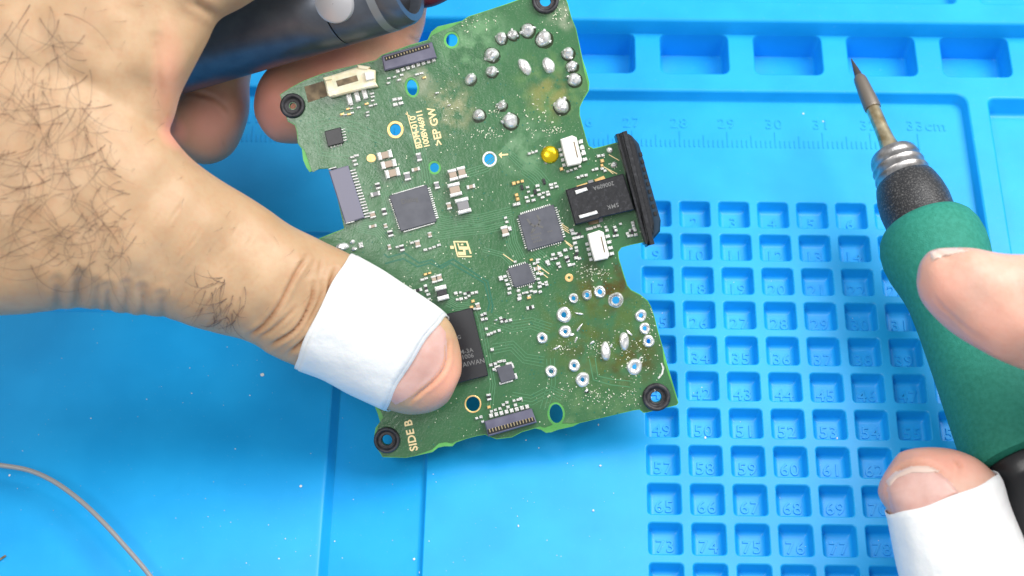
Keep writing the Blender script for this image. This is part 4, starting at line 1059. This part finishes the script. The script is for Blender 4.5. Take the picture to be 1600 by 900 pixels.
under_iron(lathe('rear_sleeve', [S_(722,110),S_(722,140),S_(728,154),S_(745,158),S_(752,150),S_(760,150),S_(770,156),S_(800,158),S_(900,150),S_(1000,158)], M['dark'], None))

# ================================================================== TUBE TOOL in the left hand
TA, TB = U(150, 112, DB+1.5), U(600, -23, DB-.7)
AX = (TB-TA)/np.linalg.norm(TB-TA)
def TS(t, w_):
    P = TA+(TB-TA)*t; x_, y_ = toPx(P); q = (P-CAM) @ R; return (float(x_), float(y_), float(-q[2]), w_)
tool = tag(empty('metal_tool', Matrix.Translation(Vector(TA))), 'blue grey metal tube tool with silver button held in the left palm', 'hand tool')
def under_tool(o): o.parent = tool; o.matrix_parent_inverse = Matrix.Translation(-Vector(TA)); return o
under_tool(lathe('barrel', [TS(-.2,140),TS(0,143),TS(.76,147),TS(.845,147.5),TS(.85,145)], M['tube'], None, 64))
under_tool(lathe('head', [TS(.853,144),TS(.856,147.5),TS(.985,147),TS(.99,145)], M['tube'], None, 64))
under_tool(lathe('silver_band', [TS(.985,140),TS(.988,148),TS(1.012,147),TS(1.014,140)], M['band'], None, 64))
under_tool(lathe('end_ring', [TS(1.0,138),TS(1.014,146),TS(1.055,141),TS(1.068,134),TS(1.069,112),TS(1.06,108),TS(1.0,106)], M['tube'], None, 64, (True, False)))
under_tool(lathe('bore', [TS(1.035,107),TS(1.034,60),TS(1.033,40),TS(.98,38)], M['dark'], None, 64, (False, True)))
# round push button on the side that faces the camera
BP = TA+(TB-TA)*.895; bn = VIEW-AX*(AX@VIEW); bn /= np.linalg.norm(bn); dn = -R[:, 1]; dn = dn-AX*(AX@dn)-bn*(bn@dn); dn /= np.linalg.norm(dn); bn = bn*math.cos(.25)+dn*math.sin(.25); bc = BP+bn*.86
e1 = AX-bn*(AX@bn); e1 /= np.linalg.norm(e1); e2 = np.cross(bn, e1)
bm = bmesh.new(); rows = []
for r_, z in ((31,-.35),(31,.02),(29.5,.06),(26,.08),(0.5,.085)):
    rows.append([bm.verts.new(bc+(e1*math.cos(2*math.pi*k/40)+e2*math.sin(2*math.pi*k/40))*r_*SB+bn*z) for k in range(40)])
for A_, Bq in zip(rows[:-1], rows[1:]):
    for i in range(40): bm.faces.new((A_[i], A_[(i+1) % 40], Bq[(i+1) % 40], Bq[i]))
under_tool(from_bm('button', bm, M['button'], None, True)).data.set_sharp_from_angle(angle=math.radians(40))
# dark red round end at the very top
bm = bmesh.new(); pts = cr([[610,-40,DB+.3],[640,-12,DB+.3],[662,-6,DB+.3],[690,-16,DB+.3],[740,-50,DB+.3]], 6)
tube_mesh(bm, [U(*p) for p in pts], .22, 16)
tag(from_bm('red_cable', bm, M['red'], None, True), 'dark red rounded cable at the top edge above the finger', 'cable')

# ================================================================== SOLDER WIRE and crumbs
bm = bmesh.new()
pts = cr([[-120,735,.75],[-40,722,.75],[0,727,.78],[45,735,.8],[85,753,.8],[125,782,.8],[160,815,.78],[192,850,.72],[225,888,.66],[262,935,.6],[330,1010,.5]], 6)
tube_mesh(bm, [atz(p[0], p[1], .35+p[2]*.55) for p in pts], .048, 12)
tag(from_bm('solder_wire', bm, M['wire'], None, True), 'curved strand of silver solder wire lying on the blue mat', 'wire')
bm = bmesh.new(); pts = [atz(-14,880,.26), atz(0,874,.27), atz(9,868,.26)]; tube_mesh(bm, pts, .02, 6)
tag(from_bm('wire_scrap', bm, M['scorch'], None), 'short brown scrap of wire at the lower left corner', 'wire')
bm = bmesh.new()
def crumb(px, py, z, r_):
    p = atz(px, py, z); ico = bmesh.ops.create_icosphere(bm, subdivisions=1, radius=r_)
    sx, sy = random.uniform(.6, 1.4), random.uniform(.6, 1.4)
    for v in ico['verts']:
        v.co = Vector((v.co.x*sx*random.uniform(.8,1.2), v.co.y*sy, v.co.z*.6)); v.co += Vector((p[0], p[1], z+r_*.4))
def zmat(px, py):
    p = atz(px, py, 0); x, y = p[0], p[1]
    for cx, cy in cells:
        if abs(x-cx) < .28 and abs(y-cy) < .26: return -.30
        if abs(x-cx) < .42 and abs(y-cy) < .42: return None
    if px < 490: return .22
    if px < 664: return -.13 if px > 522 else None
    return 0
for (px, py, r_) in ((410,586,.032),(470,760,.028),(1055,656,.034),(935,664,.022),(822,688,.02),(938,728,.028),(927,798,.03),(446,842,.02),(647,874,.026),(657,895,.03),(523,846,.018),(810,822,.022),(1102,684,.022),(1121,732,.026),(1308,685,.02),(870,868,.012),(842,700,.014),(385,880,.018),(436,873,.016),(15,743,.02)):
    z = zmat(px, py); crumb(px, py, z if z is not None else 0, r_)
for k in range(330):
    px = random.uniform(1000, 1400) if k % 2 else random.uniform(20, 1000); py = random.uniform(420, 895)
    z = zmat(px, py)
    if z is None: continue
    crumb(px, py, z, random.uniform(.004, .011))
for px, py in ((1453,45),(1255,178),(1286,190)): crumb(px, py, 0, .02)
tag(from_bm('solder_crumbs', bm, M['crumb'], mat_root), kind='stuff')
